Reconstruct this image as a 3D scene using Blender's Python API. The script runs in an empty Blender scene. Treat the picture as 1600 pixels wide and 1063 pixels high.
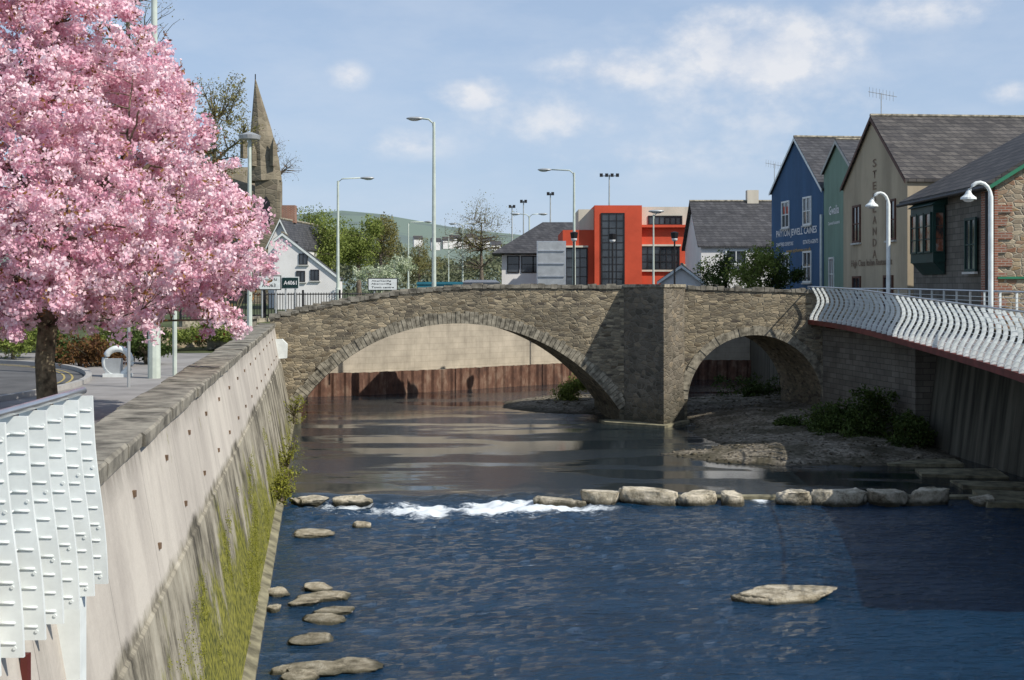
import bpy, math, random
import numpy as np
from mathutils import Vector, Matrix, noise
random.seed(7); RNG=np.random.default_rng(7)
scene=bpy.context.scene; COL=scene.collection
CAMZ=5.25
def X(px,Y): return (px-800)*Y/2000.0
def Z(py,Y): return CAMZ+(450-py)*Y/2000.0
# ---------------------------------------------------------------- materials
class G:
    def __init__(s,name):
        s.m=bpy.data.materials.new(name); s.m.use_nodes=True; s.nt=s.m.node_tree; s.nt.nodes.clear()
        s.out=s.nt.nodes.new('ShaderNodeOutputMaterial'); s.b=s.n('ShaderNodeBsdfPrincipled')
        s.nt.links.new(s.b.outputs[0],s.out.inputs[0]); s.geo=s.nt.nodes.new('ShaderNodeNewGeometry')
        s.pos=s.geo.outputs['Position']
    def n(s,t,ins=None,**a):
        nd=s.nt.nodes.new(t)
        for k,v in a.items(): setattr(nd,k,v)
        if ins:
            for k,v in ins.items(): s.set(nd.inputs[k],v)
        return nd
    def set(s,i,v):
        if isinstance(v,bpy.types.NodeSocket): s.nt.links.new(v,i)
        else:
            if i.type=='RGBA' and len(v)==3: v=(*v,1)
            i.default_value=v
    def mapv(s,sc,loc=(0,0,0),rot=(0,0,0),v=None):
        return s.n('ShaderNodeMapping',{'Vector':v or s.pos,'Scale':sc,'Location':loc,'Rotation':rot}).outputs[0]
    def noise(s,scale,v=None,detail=5,rough=.6,dist=0):
        return s.n('ShaderNodeTexNoise',{'Vector':v or s.pos,'Scale':scale,'Detail':detail,'Roughness':rough,'Distortion':dist}).outputs['Fac']
    def ramp(s,f,*st):
        r=s.n('ShaderNodeValToRGB',{'Fac':f}); e=r.color_ramp.elements
        while len(e)<len(st): e.new(.5)
        for i,(p,c) in enumerate(st):
            e[i].position=p; e[i].color=(*c,1) if not isinstance(c,(int,float)) else (c,c,c,1)
        return r.outputs[0]
    def mix(s,f,a,b,bt='MIX'):
        m=s.n('ShaderNodeMix',data_type='RGBA',blend_type=bt)
        s.set(m.inputs[0],f); s.set(m.inputs[6],a); s.set(m.inputs[7],b); return m.outputs[2]
    def math(s,op,a,b=0.0,c=0.0):
        m=s.n('ShaderNodeMath',operation=op); s.set(m.inputs[0],a); s.set(m.inputs[1],b); s.set(m.inputs[2],c); return m.outputs[0]
    def mr(s,v,a,b,c,d):
        return s.n('ShaderNodeMapRange',{'Value':v,'From Min':a,'From Max':b,'To Min':c,'To Max':d}).outputs[0]
    def bump(s,h,st=.4,d=.02):
        s.set(s.b.inputs['Normal'],s.n('ShaderNodeBump',{'Height':h,'Strength':st,'Distance':d}).outputs[0])
    def xyz(s,v=None):
        return s.n('ShaderNodeSeparateXYZ',{0:v or s.pos}).outputs
    def base(s,c,rough=.8,metal=0,spec=.3):
        s.set(s.b.inputs['Base Color'],c); s.set(s.b.inputs['Roughness'],rough); s.set(s.b.inputs['Metallic'],metal)
        s.b.inputs['Specular IOR Level'].default_value=spec
        return s.m
def simple(name,c,rough=.7,var=.25,sc=3,metal=0,spec=.3,bump=.15,streak=False):
    g=G(name); f=g.noise(sc,g.mapv((1,1,.15)) if streak else None,detail=7)
    lo=tuple(x*(1-var) for x in c); hi=tuple(min(1,x*(1+var)) for x in c)
    col=g.ramp(f,(.36,lo),(.64,hi))
    if streak: col=g.mix(g.ramp(g.noise(.6,detail=8,rough=.7),(.5,0.0),(.72,.35)),col,tuple(x*.55 for x in c))
    g.bump(g.noise(sc*8),bump,.01)
    return g.base(col,rough,metal,spec)
def rubble(name,cols,mort,sc=(3.0,3.0,8.5),bs=.8,stain=.5):
    g=G(name)
    nz=g.n('ShaderNodeTexNoise',{'Vector':g.pos,'Scale':1.3,'Detail':3}).outputs['Color']
    sub=g.n('ShaderNodeVectorMath',{0:nz,1:(.22,.22,.16)},operation='MULTIPLY').outputs[0]
    v=g.n('ShaderNodeVectorMath',{0:g.pos,1:sub},operation='ADD').outputs[0]
    mv=g.mapv(sc,v=v)
    vo=g.n('ShaderNodeTexVoronoi',{'Vector':mv,'Scale':1.0,'Randomness':.85})
    ve=g.n('ShaderNodeTexVoronoi',{'Vector':mv,'Scale':1.0,'Randomness':.85},feature='DISTANCE_TO_EDGE').outputs['Distance']
    cf=g.xyz(vo.outputs['Color'])[0]
    st=[(i/(len(cols)-1),c) for i,c in enumerate(cols)]
    c=g.ramp(cf,*st)
    c=g.mix(.35,c,g.ramp(g.noise(14),(.3,.1),(.7,.55)),'OVERLAY')
    c=g.mix(g.ramp(ve,(.02,.85),(.10,0.0)),c,mort)
    big=g.noise(.55,detail=7,rough=.68)
    c=g.mix(g.ramp(big,(.38,stain),(.58,0.0)),c,tuple(x*.38 for x in mort))
    z=g.xyz()[2]
    zz=g.mr(g.math('ADD',z,g.math('MULTIPLY',big,1.6)),.9,2.3,.65,0.0)
    c=g.mix(zz,c,(.03,.032,.02))
    g.bump(g.math('ADD',g.math('MINIMUM',ve,.12),g.math('MULTIPLY',g.noise(20),.05)),bs,.25)
    return g.base(c,.9,0,.2)
def brickwall(name,c1,c2,mort,sc=1.0,bw=.45,rh=.15,msz=.012,rough=.85,ov=.5):
    g=G(name); p=g.xyz(); u=g.math('ADD',p[0],p[1])
    v=g.n('ShaderNodeCombineXYZ',{0:u,1:p[2]}).outputs[0]
    b=g.n('ShaderNodeTexBrick',{'Vector':v,'Color1':c1,'Color2':c2,'Mortar':mort,'Scale':sc,'Mortar Size':msz,'Brick Width':bw,'Row Height':rh,'Bias':0.0})
    c=g.mix(ov,b.outputs[0],g.ramp(g.noise(1.2,detail=8),(.3,.25),(.7,.65)),'OVERLAY')
    c=g.mix(g.ramp(g.noise(3.0,g.mapv((1,1,.12)),detail=6),(.5,0.0),(.7,.35)),c,tuple(x*.6 for x in mort))
    g.bump(b.outputs[1],-.4,.02); return g.base(c,rough,0,.25)
def leafmat(name,ca,cb,tr=.35):
    g=G(name); t=g.n('ShaderNodeAttribute',attribute_name='tint').outputs['Fac']
    c=g.ramp(t,(0,ca),(1,cb)); g.base(c,.65,0,.2)
    tl=g.n('ShaderNodeBsdfTranslucent',{'Color':c}); mx=g.n('ShaderNodeMixShader',{0:tr})
    g.nt.links.new(g.b.outputs[0],mx.inputs[1]); g.nt.links.new(tl.outputs[0],mx.inputs[2]); g.nt.links.new(mx.outputs[0],g.out.inputs[0])
    return g.m
M={}
M['bridge']=rubble('bridge_rubble_stone',[(.13,.10,.065),(.42,.35,.235),(.20,.175,.13),(.55,.46,.31),(.10,.085,.07),(.44,.37,.255)],(.30,.265,.195),sc=(3.7,3.7,10.5))
M['pier']=rubble('pier_dark_stone',[(.10,.09,.07),(.24,.21,.165),(.15,.13,.10),(.30,.25,.18)],(.22,.20,.16),sc=(3.2,3.2,5.5))
M['ring']=simple('arch_ring_stone',(.26,.235,.18),.9,.55,5,bump=.5)
M['cope']=simple('coping_stone',(.20,.185,.15),.9,.55,3,bump=.7)
M['rstone']=rubble('warm_rubble',[(.30,.20,.11),(.45,.36,.24),(.22,.18,.14),(.5,.42,.3),(.25,.13,.08)],(.42,.38,.3),sc=(4,4,8),stain=.2)
M['church']=rubble('church_stone',[(.18,.155,.11),(.3,.26,.19),(.24,.2,.15)],(.25,.22,.16),sc=(1.2,1.2,2.4),stain=.5)
M['backwall']=brickwall('pale_block_wall',(.44,.39,.31),(.41,.365,.29),(.33,.29,.23),bw=1.1,rh=.3,msz=.010,ov=.5)
M['greyblock']=brickwall('grey_block_wall',(.19,.175,.15),(.13,.12,.10),(.08,.075,.065),bw=.5,rh=.2)
M['brick']=brickwall('red_brick',(.33,.12,.07),(.25,.09,.05),(.35,.3,.25),bw=.22,rh=.075)
M['slate']=brickwall('slate_roof',(.095,.095,.10),(.055,.056,.062),(.03,.03,.032),bw=.32,rh=.16,msz=.014,rough=.6)
M['slate2']=brickwall('weathered_slate_roof',(.12,.11,.10),(.06,.056,.055),(.03,.03,.032),bw=.34,rh=.17,msz=.016,rough=.65)
M['blue']=simple('blue_render',(.055,.12,.225),.85,.12,1.2,streak=True)
M['green']=simple('green_render',(.20,.30,.235),.85,.1,1.2,streak=True)
M['ochre']=simple('ochre_render',(.40,.34,.245),.9,.16,1.0,streak=True)
M['cream']=simple('cream_render',(.62,.57,.47),.85,.1,.8,streak=True)
M['white']=simple('white_render',(.76,.75,.73),.8,.06,.8)
M['red']=simple('red_render',(.58,.085,.04),.8,.12,.6)
M['concrete']=simple('pale_concrete',(.42,.39,.34),.9,.15,1.5)
M['footing']=simple('mossy_footing_concrete',(.19,.175,.115),.95,.5,2.5,bump=.6)
M['wpaint']=simple('white_paint',(.72,.76,.74),.4,.09,4,spec=.5,bump=.02)
M['gpaint']=simple('grey_green_lamp_paint',(.50,.56,.50),.5,.1,3,bump=.02)
M['galv']=simple('galvanised_steel',(.45,.47,.47),.45,.12,3,metal=.5,bump=.03)
M['steel']=simple('brushed_steel',(.6,.6,.6),.3,.08,6,metal=.9,bump=.02)
M['black']=simple('black_paint',(.018,.018,.02),.5,.2,3,bump=.03)
M['redbeam']=simple('dark_red_paint',(.13,.028,.022),.6,.3,2,bump=.05)
M['dgreen']=simple('dark_green_paint',(.012,.04,.033),.5,.2,2,bump=.05)
M['gtrim']=simple('green_trim',(.03,.18,.10),.5,.1,2,bump=.05)
M['sill']=simple('pale_sill',(.5,.5,.47),.8,.1,2)
M['wood']=simple('brown_window_timber',(.10,.045,.03),.6,.2,4)
M['bark']=simple('bark',(.15,.125,.08),.95,.6,7,bump=1)
M['bark2']=simple('grey_bark',(.16,.13,.10),.95,.3,5,bump=.5)
M['asphalt']=simple('asphalt',(.10,.10,.10),.95,.2,1.2,bump=.4)
M['pave']=simple('pavement',(.26,.25,.24),.95,.16,.9,bump=.3)
M['kerb']=simple('kerb_stone',(.36,.35,.33),.9,.1,3)
M['yellow']=simple('yellow_line_paint',(.42,.33,.12),.8,.3,6)
M['dirt']=simple('ground_soil_grass',(.06,.075,.03),.95,.4,.6,bump=.4)
M['gold']=simple('gold_lettering',(.5,.33,.10),.6,.05,2,bump=.02)
M['browntext']=simple('brown_lettering',(.205,.145,.10),.8,.3,6,bump=.02)
M['whitetext']=simple('white_lettering',(.85,.85,.85),.7,.03,2,bump=.02)
M['blacktext']=simple('black_lettering',(.02,.02,.02),.7,.05,2,bump=.02)
M['signdark']=simple('sign_dark_panel',(.01,.035,.035),.5,.05,2,bump=.02)
M['teal']=simple('teal_hoarding',(.03,.16,.22),.6,.1,2)
M['tyre']=simple('tyre_rubber',(.02,.02,.02),.9,.1,4)
M['rustbolt']=simple('rusty_bolt_plate',(.15,.10,.065),.9,.3,9)
M['carpaint']=simple('silver_car_paint',(.45,.47,.5),.25,.05,2,metal=.6,spec=.6,bump=.0)
g=G('window_glass'); g.set(g.b.inputs['Base Color'],g.ramp(g.noise(.8),(.35,(.02,.025,.03)),(.65,(.06,.07,.08)))); g.b.inputs['Roughness'].default_value=.06; g.b.inputs['Specular IOR Level'].default_value=.8; M['glass']=g.m
g=G('curtained_glass'); g.set(g.b.inputs['Base Color'],g.ramp(g.noise(1.7,g.mapv((1,1.5,.6))),(.40,(.03,.03,.03)),(.5,(.25,.09,.05)),(.6,(.35,.33,.30)))); g.b.inputs['Roughness'].default_value=.08; g.b.inputs['Specular IOR Level'].default_value=.8; M['glass2']=g.m
M['lens']=simple('lamp_lens',(.7,.72,.72),.2,.03,3,spec=.6,bump=0)
g=G('river_wall_concrete'); p=g.xyz()
along=p[1]; z=p[2]
base=g.ramp(g.noise(.9,g.mapv((.1,1,.35)),detail=9,rough=.65),(.38,(.41,.375,.33)),(.62,(.55,.51,.445)))
strk=g.noise(2.4,g.mapv((.04,1.0,.11)),detail=10,rough=.72)
blot=g.noise(.8,g.mapv((.3,1,.9)),detail=10,rough=.72)
zl=g.mr(g.math('ADD',z,g.math('MULTIPLY',blot,.5)),2.66,2.76,1.0,0.0)
low=g.ramp(g.math('ADD',g.math('MULTIPLY',strk,.5),g.math('MULTIPLY',blot,.5)),(.42,(.05,.045,.034)),(.475,(.16,.145,.11)),(.52,(.29,.265,.205)),(.60,(.42,.39,.31)))
c=g.mix(g.math('MULTIPLY',zl,.97),base,low)
c=g.mix(g.ramp(strk,(.54,0.0),(.66,.28)),c,(.17,.16,.135))
topd=g.mr(z,3.45,3.72,0.0,.6); c=g.mix(g.math('MULTIPLY',topd,g.ramp(strk,(.44,1.0),(.56,.1))),c,(.13,.12,.10))
mo=g.noise(.7,g.mapv((.3,.9,.6),loc=(3,5,1)),detail=10,rough=.75)
mz=g.math('ADD',g.mr(z,.2,2.3,.20,-.12),g.mr(along,24,38,.02,-.14))
c=g.mix(g.ramp(g.math('ADD',mo,mz),(.50,0.0),(.58,.95)),c,g.ramp(g.noise(11,detail=8),(.38,(.045,.055,.012)),(.6,(.25,.24,.04))))
fr=g.math('FRACT',g.math('DIVIDE',along,2.44)); jn=g.math('MULTIPLY',g.math('LESS_THAN',fr,.007),g.math('GREATER_THAN',z,2.3))
c=g.mix(g.math('MULTIPLY',jn,.5),c,(.08,.075,.07))
g.bump(g.math('ADD',g.noise(12,detail=8),g.math('MULTIPLY',blot,.6)),.4,.02); M['lwall']=g.base(c,.92,0,.2)
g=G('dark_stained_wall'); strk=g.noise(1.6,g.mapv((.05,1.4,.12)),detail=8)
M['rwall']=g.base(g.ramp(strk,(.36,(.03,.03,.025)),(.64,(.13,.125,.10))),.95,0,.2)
g=G('rusty_sheet_pile'); s1=g.noise(1.1,g.mapv((1.5,1.5,.8)),detail=8,rough=.7)
M['rust']=g.base(g.ramp(s1,(.36,(.075,.045,.035)),(.5,(.14,.075,.052)),(.64,(.24,.165,.12))),.95,0,.2)
g=G('river_gravel'); vo=g.n('ShaderNodeTexVoronoi',{'Vector':g.pos,'Scale':11.0}); 
c=g.ramp(g.xyz(vo.outputs['Color'])[0],(0,(.07,.06,.045)),(.5,(.165,.145,.11)),(1,(.29,.255,.20)))
wet=g.mr(g.xyz()[2],.0,.09,.75,0.0)
c=g.mix(wet,c,(.03,.026,.018)); c=g.mix(g.ramp(g.noise(.7,detail=8),(.44,0.0),(.60,.75)),c,(.045,.04,.022))
g.bump(vo.outputs['Distance'],-.6,.06); M['gravel']=g.base(c,.9,0,.2)
g=G('river_boulder'); p=g.xyz()
c=g.ramp(g.noise(2.5,detail=10,rough=.78),(.36,(.12,.10,.068)),(.47,(.40,.36,.27)),(.61,(.68,.62,.50)))
wz=g.mr(g.math('ADD',p[2],g.math('MULTIPLY',g.noise(4),.2)),.06,.17,.92,0.0)
c=g.mix(wz,c,(.03,.028,.016)); g.bump(g.noise(7,detail=9,rough=.7),.9,.07); M['boulder']=g.base(c,.85,0,.3)
g=G('flat_river_rock'); c=g.ramp(g.noise(3.5,detail=10,rough=.78),(.36,(.11,.095,.065)),(.48,(.33,.29,.21)),(.62,(.56,.51,.40)))
wz=g.mr(g.xyz()[2],-.07,-.02,.9,0.0)
c=g.mix(wz,c,(.03,.03,.018)); g.bump(g.noise(7,detail=9,rough=.7),.9,.07); M['frock']=g.base(c,.85,0,.3)
g=G('hazed_hill_fields'); vo=g.n('ShaderNodeTexVoronoi',{'Vector':g.mapv((.006,.0022,.0)),'Scale':1.0})
c=g.ramp(g.xyz(vo.outputs['Color'])[0],(0,(.10,.145,.085)),(.4,(.15,.21,.10)),(.7,(.17,.23,.11)),(1,(.09,.12,.085)))
c=g.mix(g.ramp(g.noise(.012,detail=8),(.52,0.0),(.58,.7)),c,(.06,.085,.06)); M['hill']=g.base(g.mix(.4,c,(.24,.29,.33)),1,0,0)  # bluish grey mixed into the field colours imitates distance haze
M['blossom']=leafmat('pink_blossom',(.80,.43,.54),(.99,.88,.90),.38)
M['bronze']=leafmat('bronze_leaf',(.14,.06,.025),(.36,.19,.06),.3)
M['leafdark']=leafmat('dark_leaf',(.025,.045,.012),(.10,.145,.032),.25)
M['leafmid']=leafmat('spring_leaf',(.10,.14,.03),(.33,.39,.10),.4)
M['leafbud']=leafmat('bud_leaf',(.13,.12,.045),(.30,.28,.10),.35)
M['whiteblos']=leafmat('white_blossom',(.25,.32,.16),(.68,.72,.56),.3)
M['mossy']=leafmat('moss_leaf',(.10,.115,.018),(.37,.37,.055),.3)
M['redleaf']=leafmat('red_shrub_leaf',(.08,.035,.02),(.20,.11,.035),.25)
M['wood_far']=leafmat('far_wood_leaf',(.08,.09,.06),(.20,.22,.12),.25)
# water
g=G('river_water'); rip=g.n('ShaderNodeAttribute',attribute_name='rip').outputs['Fac']; foam=g.n('ShaderNodeAttribute',attribute_name='foam').outputs['Fac']
bc=g.mix(rip,(.012,.020,.026),(.005,.030,.068)); g.set(g.b.inputs['Base Color'],bc); g.b.inputs['Roughness'].default_value=.04; g.b.inputs['IOR'].default_value=1.45  # reflected sky blue partly put into the base colour, strongest downstream
n1=g.noise(1.0,g.mapv((2.6,6.5,1)),detail=7,rough=.64,dist=.4); n2=g.noise(1.0,g.mapv((9,20,1)),detail=4,rough=.65); n3=g.noise(1.0,g.mapv((.14,.42,1),loc=(4.3,1.2,0)),detail=4,rough=.55)
n4=g.noise(1.0,g.mapv((.35,.8,1),loc=(1.3,7.2,0)),detail=4,rough=.6)
h=g.math('ADD',g.math('MULTIPLY',n1,1.0),g.math('MULTIPLY',n2,.32))
stx=g.math('MULTIPLY',rip,g.mr(n4,.35,.65,.5,.95))
stx=g.math('ADD',stx,g.math('MULTIPLY',g.math('SUBTRACT',1.0,rip),g.math('MULTIPLY',g.ramp(n3,(.47,0.0),(.54,1.0)),.34)))
stx=g.math('ADD',stx,.018)
bn=g.n('ShaderNodeBump',{'Height':h,'Strength':stx,'Distance':.16}); g.set(g.b.inputs['Normal'],bn.outputs[0])
fd=g.n('ShaderNodeBsdfDiffuse',{'Color':(.70,.76,.80,1)})
fn=g.noise(1.0,g.mapv((5,11,5)),detail=10,rough=.85,dist=.8); fn=g.math('MULTIPLY_ADD',g.math('SUBTRACT',fn,.5),3.0,.5)
ff=g.ramp(g.math('ADD',fn,g.math('SUBTRACT',foam,.80)),(.36,0.0),(.90,.9))
mx=g.n('ShaderNodeMixShader',{0:ff}); g.nt.links.new(g.b.outputs[0],mx.inputs[1]); g.nt.links.new(fd.outputs[0],mx.inputs[2]); g.nt.links.new(mx.outputs[0],g.out.inputs[0]); M['water']=g.m

# ---------------------------------------------------------------- mesh helpers
ORG={}
class MB:
    def __init__(s): s.v=[]; s.f=[]
    def add(s,vs,fs):
        o=len(s.v); s.v+= [tuple(v) for v in vs]; s.f+=[tuple(o+i for i in f) for f in fs]; return s
    def box(s,c,d,rz=0.0,jit=0):
        hx,hy,hz=d[0]/2,d[1]/2,d[2]/2; cs,sn=math.cos(rz),math.sin(rz); vs=[]
        for sz in(-1,1):
            for sx,sy in((-1,-1),(1,-1),(1,1),(-1,1)):
                x=sx*hx+random.uniform(-jit,jit); y=sy*hy+random.uniform(-jit,jit); z=sz*hz+random.uniform(-jit,jit)
                vs.append((c[0]+x*cs-y*sn,c[1]+x*sn+y*cs,c[2]+z))
        return s.add(vs,[(3,2,1,0),(4,5,6,7),(0,1,5,4),(1,2,6,5),(2,3,7,6),(3,0,4,7)])
    def obox(s,o,u,v,n,w,h,d):
        u,v,n=Vector(u),Vector(v),Vector(n); o=Vector(o); vs=[]
        for k in(0,d):
            for a,b in((-1,-1),(1,-1),(1,1),(-1,1)): vs.append(o+u*(a*w/2)+v*(b*h/2)+n*k)
        return s.add(vs,[(3,2,1,0),(4,5,6,7),(0,1,5,4),(1,2,6,5),(2,3,7,6),(3,0,4,7)])
    def tube(s,pts,rad,n=8,cap=True):
        pts=[Vector(p) for p in pts]; o=len(s.v)
        if isinstance(rad,(int,float)): rad=[rad]*len(pts)
        for i,p in enumerate(pts):
            t=(pts[min(i+1,len(pts)-1)]-pts[max(i-1,0)]); 
            if t.length<1e-9: t=Vector((0,0,1))
            t.normalize(); a=Vector((0,0,1)) if abs(t.z)<.9 else Vector((1,0,0)); u=t.cross(a).normalized(); w=t.cross(u)
            for k in range(n):
                q=2*math.pi*k/n; s.v.append(tuple(p+(u*math.cos(q)+w*math.sin(q))*rad[i]))
        for i in range(len(pts)-1):
            for k in range(n):
                a=o+i*n+k; b=o+i*n+(k+1)%n; s.f.append((a,b,b+n,a+n))
        if cap: s.f.append(tuple(o+k for k in range(n))[::-1]); s.f.append(tuple(o+(len(pts)-1)*n+k for k in range(n)))
        return s
    def prism(s,poly,vec):
        n=len(poly); vec=Vector(vec); vs=[Vector(p) for p in poly]; vs2=[p+vec for p in vs]
        fs=[tuple(range(n)),tuple(range(2*n-1,n-1,-1))]+[((i+1)%n,i,n+i,n+(i+1)%n) for i in range(n)]
        return s.add(vs+vs2,fs)
    def sphere(s,c,r,sc=(1,1,1),n=10,m=7):
        vs=[];fs=[]
        for i in range(m+1):
            th=math.pi*i/m
            for k in range(n):
                ph=2*math.pi*k/n; vs.append((c[0]+r*sc[0]*math.sin(th)*math.cos(ph),c[1]+r*sc[1]*math.sin(th)*math.sin(ph),c[2]+r*sc[2]*math.cos(th)))
        for i in range(m):
            for k in range(n): fs.append((i*n+k,(i+1)*n+k,(i+1)*n+(k+1)%n,i*n+(k+1)%n))
        return s.add(vs,fs)
def fixn(me):
    import bmesh
    bm=bmesh.new(); bm.from_mesh(me); bmesh.ops.remove_doubles(bm,verts=bm.verts,dist=1e-5); bmesh.ops.recalc_face_normals(bm,faces=bm.faces); bm.to_mesh(me); bm.free()
def setmeta(o,label=None,category=None,group=None,kind=None):
    if label: o["label"]=label
    if category: o["category"]=category
    if group: o["group"]=group
    if kind: o["kind"]=kind
def thing(name,label,category,org,group=None,kind=None):
    o=bpy.data.objects.new(name,None); o.empty_display_size=.3; COL.objects.link(o); o.location=org; ORG[o.name]=Vector(org)
    setmeta(o,label,category,group,kind); return o
def part(par,name,mb,mat,label=None,smooth=False,fix=True):
    og=ORG[par.name]; me=bpy.data.meshes.new(name); me.from_pydata([(v[0]-og[0],v[1]-og[1],v[2]-og[2]) for v in mb.v],[],mb.f)
    if fix: fixn(me)
    me.materials.append(mat); 
    if smooth: me.polygons.foreach_set('use_smooth',[True]*len(me.polygons))
    o=bpy.data.objects.new(name,me); COL.objects.link(o); o.parent=par; ORG[o.name]=og
    if label: o["label"]=label
    return o
def solo(name,mb,mat,org,label=None,category=None,group=None,kind=None,smooth=False,fix=True):
    me=bpy.data.meshes.new(name); me.from_pydata([(v[0]-org[0],v[1]-org[1],v[2]-org[2]) for v in mb.v],[],mb.f)
    if fix: fixn(me)
    me.materials.append(mat)
    if smooth: me.polygons.foreach_set('use_smooth',[True]*len(me.polygons))
    o=bpy.data.objects.new(name,me); COL.objects.link(o); o.location=org; ORG[o.name]=Vector(org)
    setmeta(o,label,category,group,kind); return o
def leafobj(name,cent,n,r,s,mat,par=None,org=(0,0,0),meta=None,asp=.6,seed=1,squash=1.0):
    rg=np.random.default_rng(seed); cent=np.asarray(cent,float); K=len(cent)
    rr=np.asarray(r) if np.ndim(r) else np.full(K,r)
    c=np.repeat(cent,n,0); d=rg.normal(size=(K*n,3)); d/=np.linalg.norm(d,axis=1)[:,None]
    rad=np.repeat(rr,n)*rg.random(K*n)**.45; off=d*rad[:,None]; off[:,2]*=squash; c=c+off
    nrm=d*.7+rg.normal(size=(K*n,3))*.6; nrm/=np.linalg.norm(nrm,axis=1)[:,None]
    a=rg.normal(size=(K*n,3)); u=np.cross(nrm,a); u/=np.linalg.norm(u,axis=1)[:,None]; w=np.cross(nrm,u)
    sz=s*rg.uniform(.6,1.3,size=(K*n,1)); u=u*sz; w=w*sz*asp
    V=np.stack([c-u,c-w,c+u,c+w],1).reshape(-1,3)-np.array(org)
    N=K*n; me=bpy.data.meshes.new(name); me.vertices.add(4*N); me.vertices.foreach_set('co',V.ravel()); me.loops.add(4*N); me.loops.foreach_set('vertex_index',np.arange(4*N))
    me.polygons.add(N); me.polygons.foreach_set('loop_start',np.arange(N)*4); me.polygons.foreach_set('loop_total',np.full(N,4)); me.update()
    at=me.attributes.new('tint','FLOAT','FACE'); t=np.clip(np.repeat(rg.random(K),n)*.6+rg.random(N)*.5-.05,0,1); at.data.foreach_set('value',t)
    me.materials.append(mat); o=bpy.data.objects.new(name,me); COL.objects.link(o)
    if par: o.parent=par; ORG[o.name]=ORG[par.name]
    else: o.location=org; ORG[o.name]=Vector(org)
    if meta: setmeta(o,**meta)
    return o
def text(par,name,body,c,u,v,h,mat,width=None,d=.02):
    cu=bpy.data.curves.new('t','FONT'); cu.body=body; cu.align_x='CENTER'; cu.align_y='CENTER'; cu.size=1; cu.extrude=.0; cu.resolution_u=2; cu.offset=.012
    to=bpy.data.objects.new('t',cu); COL.objects.link(to); bpy.context.view_layer.update()
    me=bpy.data.meshes.new_from_object(to.evaluated_get(bpy.context.evaluated_depsgraph_get())); bpy.data.objects.remove(to)
    co=np.array([x.co[:] for x in me.vertices]); hh=co[:,1].max()-co[:,1].min(); ww=co[:,0].max()-co[:,0].min()
    sy=h/hh; sx=(width/ww) if width else sy
    u=Vector(u).normalized(); v=Vector(v).normalized(); n=u.cross(v); c=Vector(c); og=ORG[par.name]
    cx=(co[:,0].max()+co[:,0].min())/2; cy=(co[:,1].max()+co[:,1].min())/2
    for x in me.vertices: x.co=c+u*((x.co.x-cx)*sx)+v*((x.co.y-cy)*sy)+n*d-og
    me.materials.clear(); me.materials.append(mat); o=bpy.data.objects.new(name,me); me.name=name; COL.objects.link(o); o.parent=par; ORG[o.name]=og; return o
def skeleton(mb,trunk,levels,seed=1,n0=10):
    rd=random.Random(seed); pts=[Vector(p) for p,_ in trunk]; rr=[r for _,r in trunk]
    mb.tube(pts,rr,n0); sk=[(pts[i],rr[i]) for i in range(max(1,len(pts)//2),len(pts))]
    for targets,rad,seg,n in levels:
        new=[]
        for t in targets:
            t=Vector(t); best=min(sk,key=lambda s:(s[0]-t).length+max(0,(s[0].z-t.z))*1.2)
            p0,r0=best; L=(t-p0).length
            if L<.05: continue
            r0=min(r0*.8,rad); mid=p0.lerp(t,.45)+Vector((rd.uniform(-1,1),rd.uniform(-1,1),rd.uniform(-.2,1)))*L*.14
            P=[];R=[]
            for i in range(seg+1):
                q=i/seg; P.append(p0*(1-q)**2+mid*2*q*(1-q)+t*q*q+Vector((rd.gauss(0,1),rd.gauss(0,1),rd.gauss(0,1)))*L*.015); R.append(r0*(1-.72*q))
            P[0]=p0; mb.tube(P,R,n,False); new+=[(P[i],R[i]) for i in range(1,seg+1)]
        sk+=new
    return sk
def lobes(n,c,r,seed,nl=9,lr=.42,shell=.5):
    rg=np.random.default_rng(seed); c=np.array(c); r=np.array(r)
    d=rg.normal(size=(nl,3)); d/=np.linalg.norm(d,axis=1)[:,None]; lc=d*rg.uniform(.35,.8,(nl,1)); lc[0]=0
    k=rg.integers(0,nl,n); d=rg.normal(size=(n,3)); d/=np.linalg.norm(d,axis=1)[:,None]
    lrs=lr*rg.uniform(.7,1.25,nl)
    p=lc[k]+d*(lrs[k]*rg.random(n)**shell)[:,None]; return c+p*r
def tree(label,base,h0,c,r,leaf,barkm,trunk_r,nclu,nleaf,lsz,clr,seed,twigs=80,cat='tree',name='tree',group=None,tw_r=.03,nl=9,lr=.42):
    t=thing(name,label,cat,base,group); mb=MB(); b=Vector(base)
    top=Vector((c[0],c[1],c[2]-r[2]*.35)); 
    pts=[(b,trunk_r*1.25),(b.lerp(top,.3)+Vector((.05,0,0)),trunk_r),(b.lerp(top,.65),trunk_r*.8),(top,trunk_r*.5),(Vector((c[0],c[1],c[2]+r[2]*.3)),trunk_r*.25)]
    cl=lobes(nclu,c,r,seed,nl,lr); rg=random.Random(seed)
    t1=[cl[i] for i in rg.sample(range(nclu),min(9,nclu))]; t2=[cl[i] for i in rg.sample(range(nclu),min(twigs//3,nclu))]; t3=[cl[i] for i in rg.sample(range(nclu),min(twigs,nclu))]
    skeleton(mb,pts,[(t1,trunk_r*.45,5,6),(t2,trunk_r*.22,4,5),(t3,tw_r,4,4)],seed)
    part(t,'trunk',mb,barkm,fix=False)
    if nleaf: leafobj('crown',cl,nleaf,clr,lsz,leaf,par=t,org=base,seed=seed)
    return t
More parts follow.
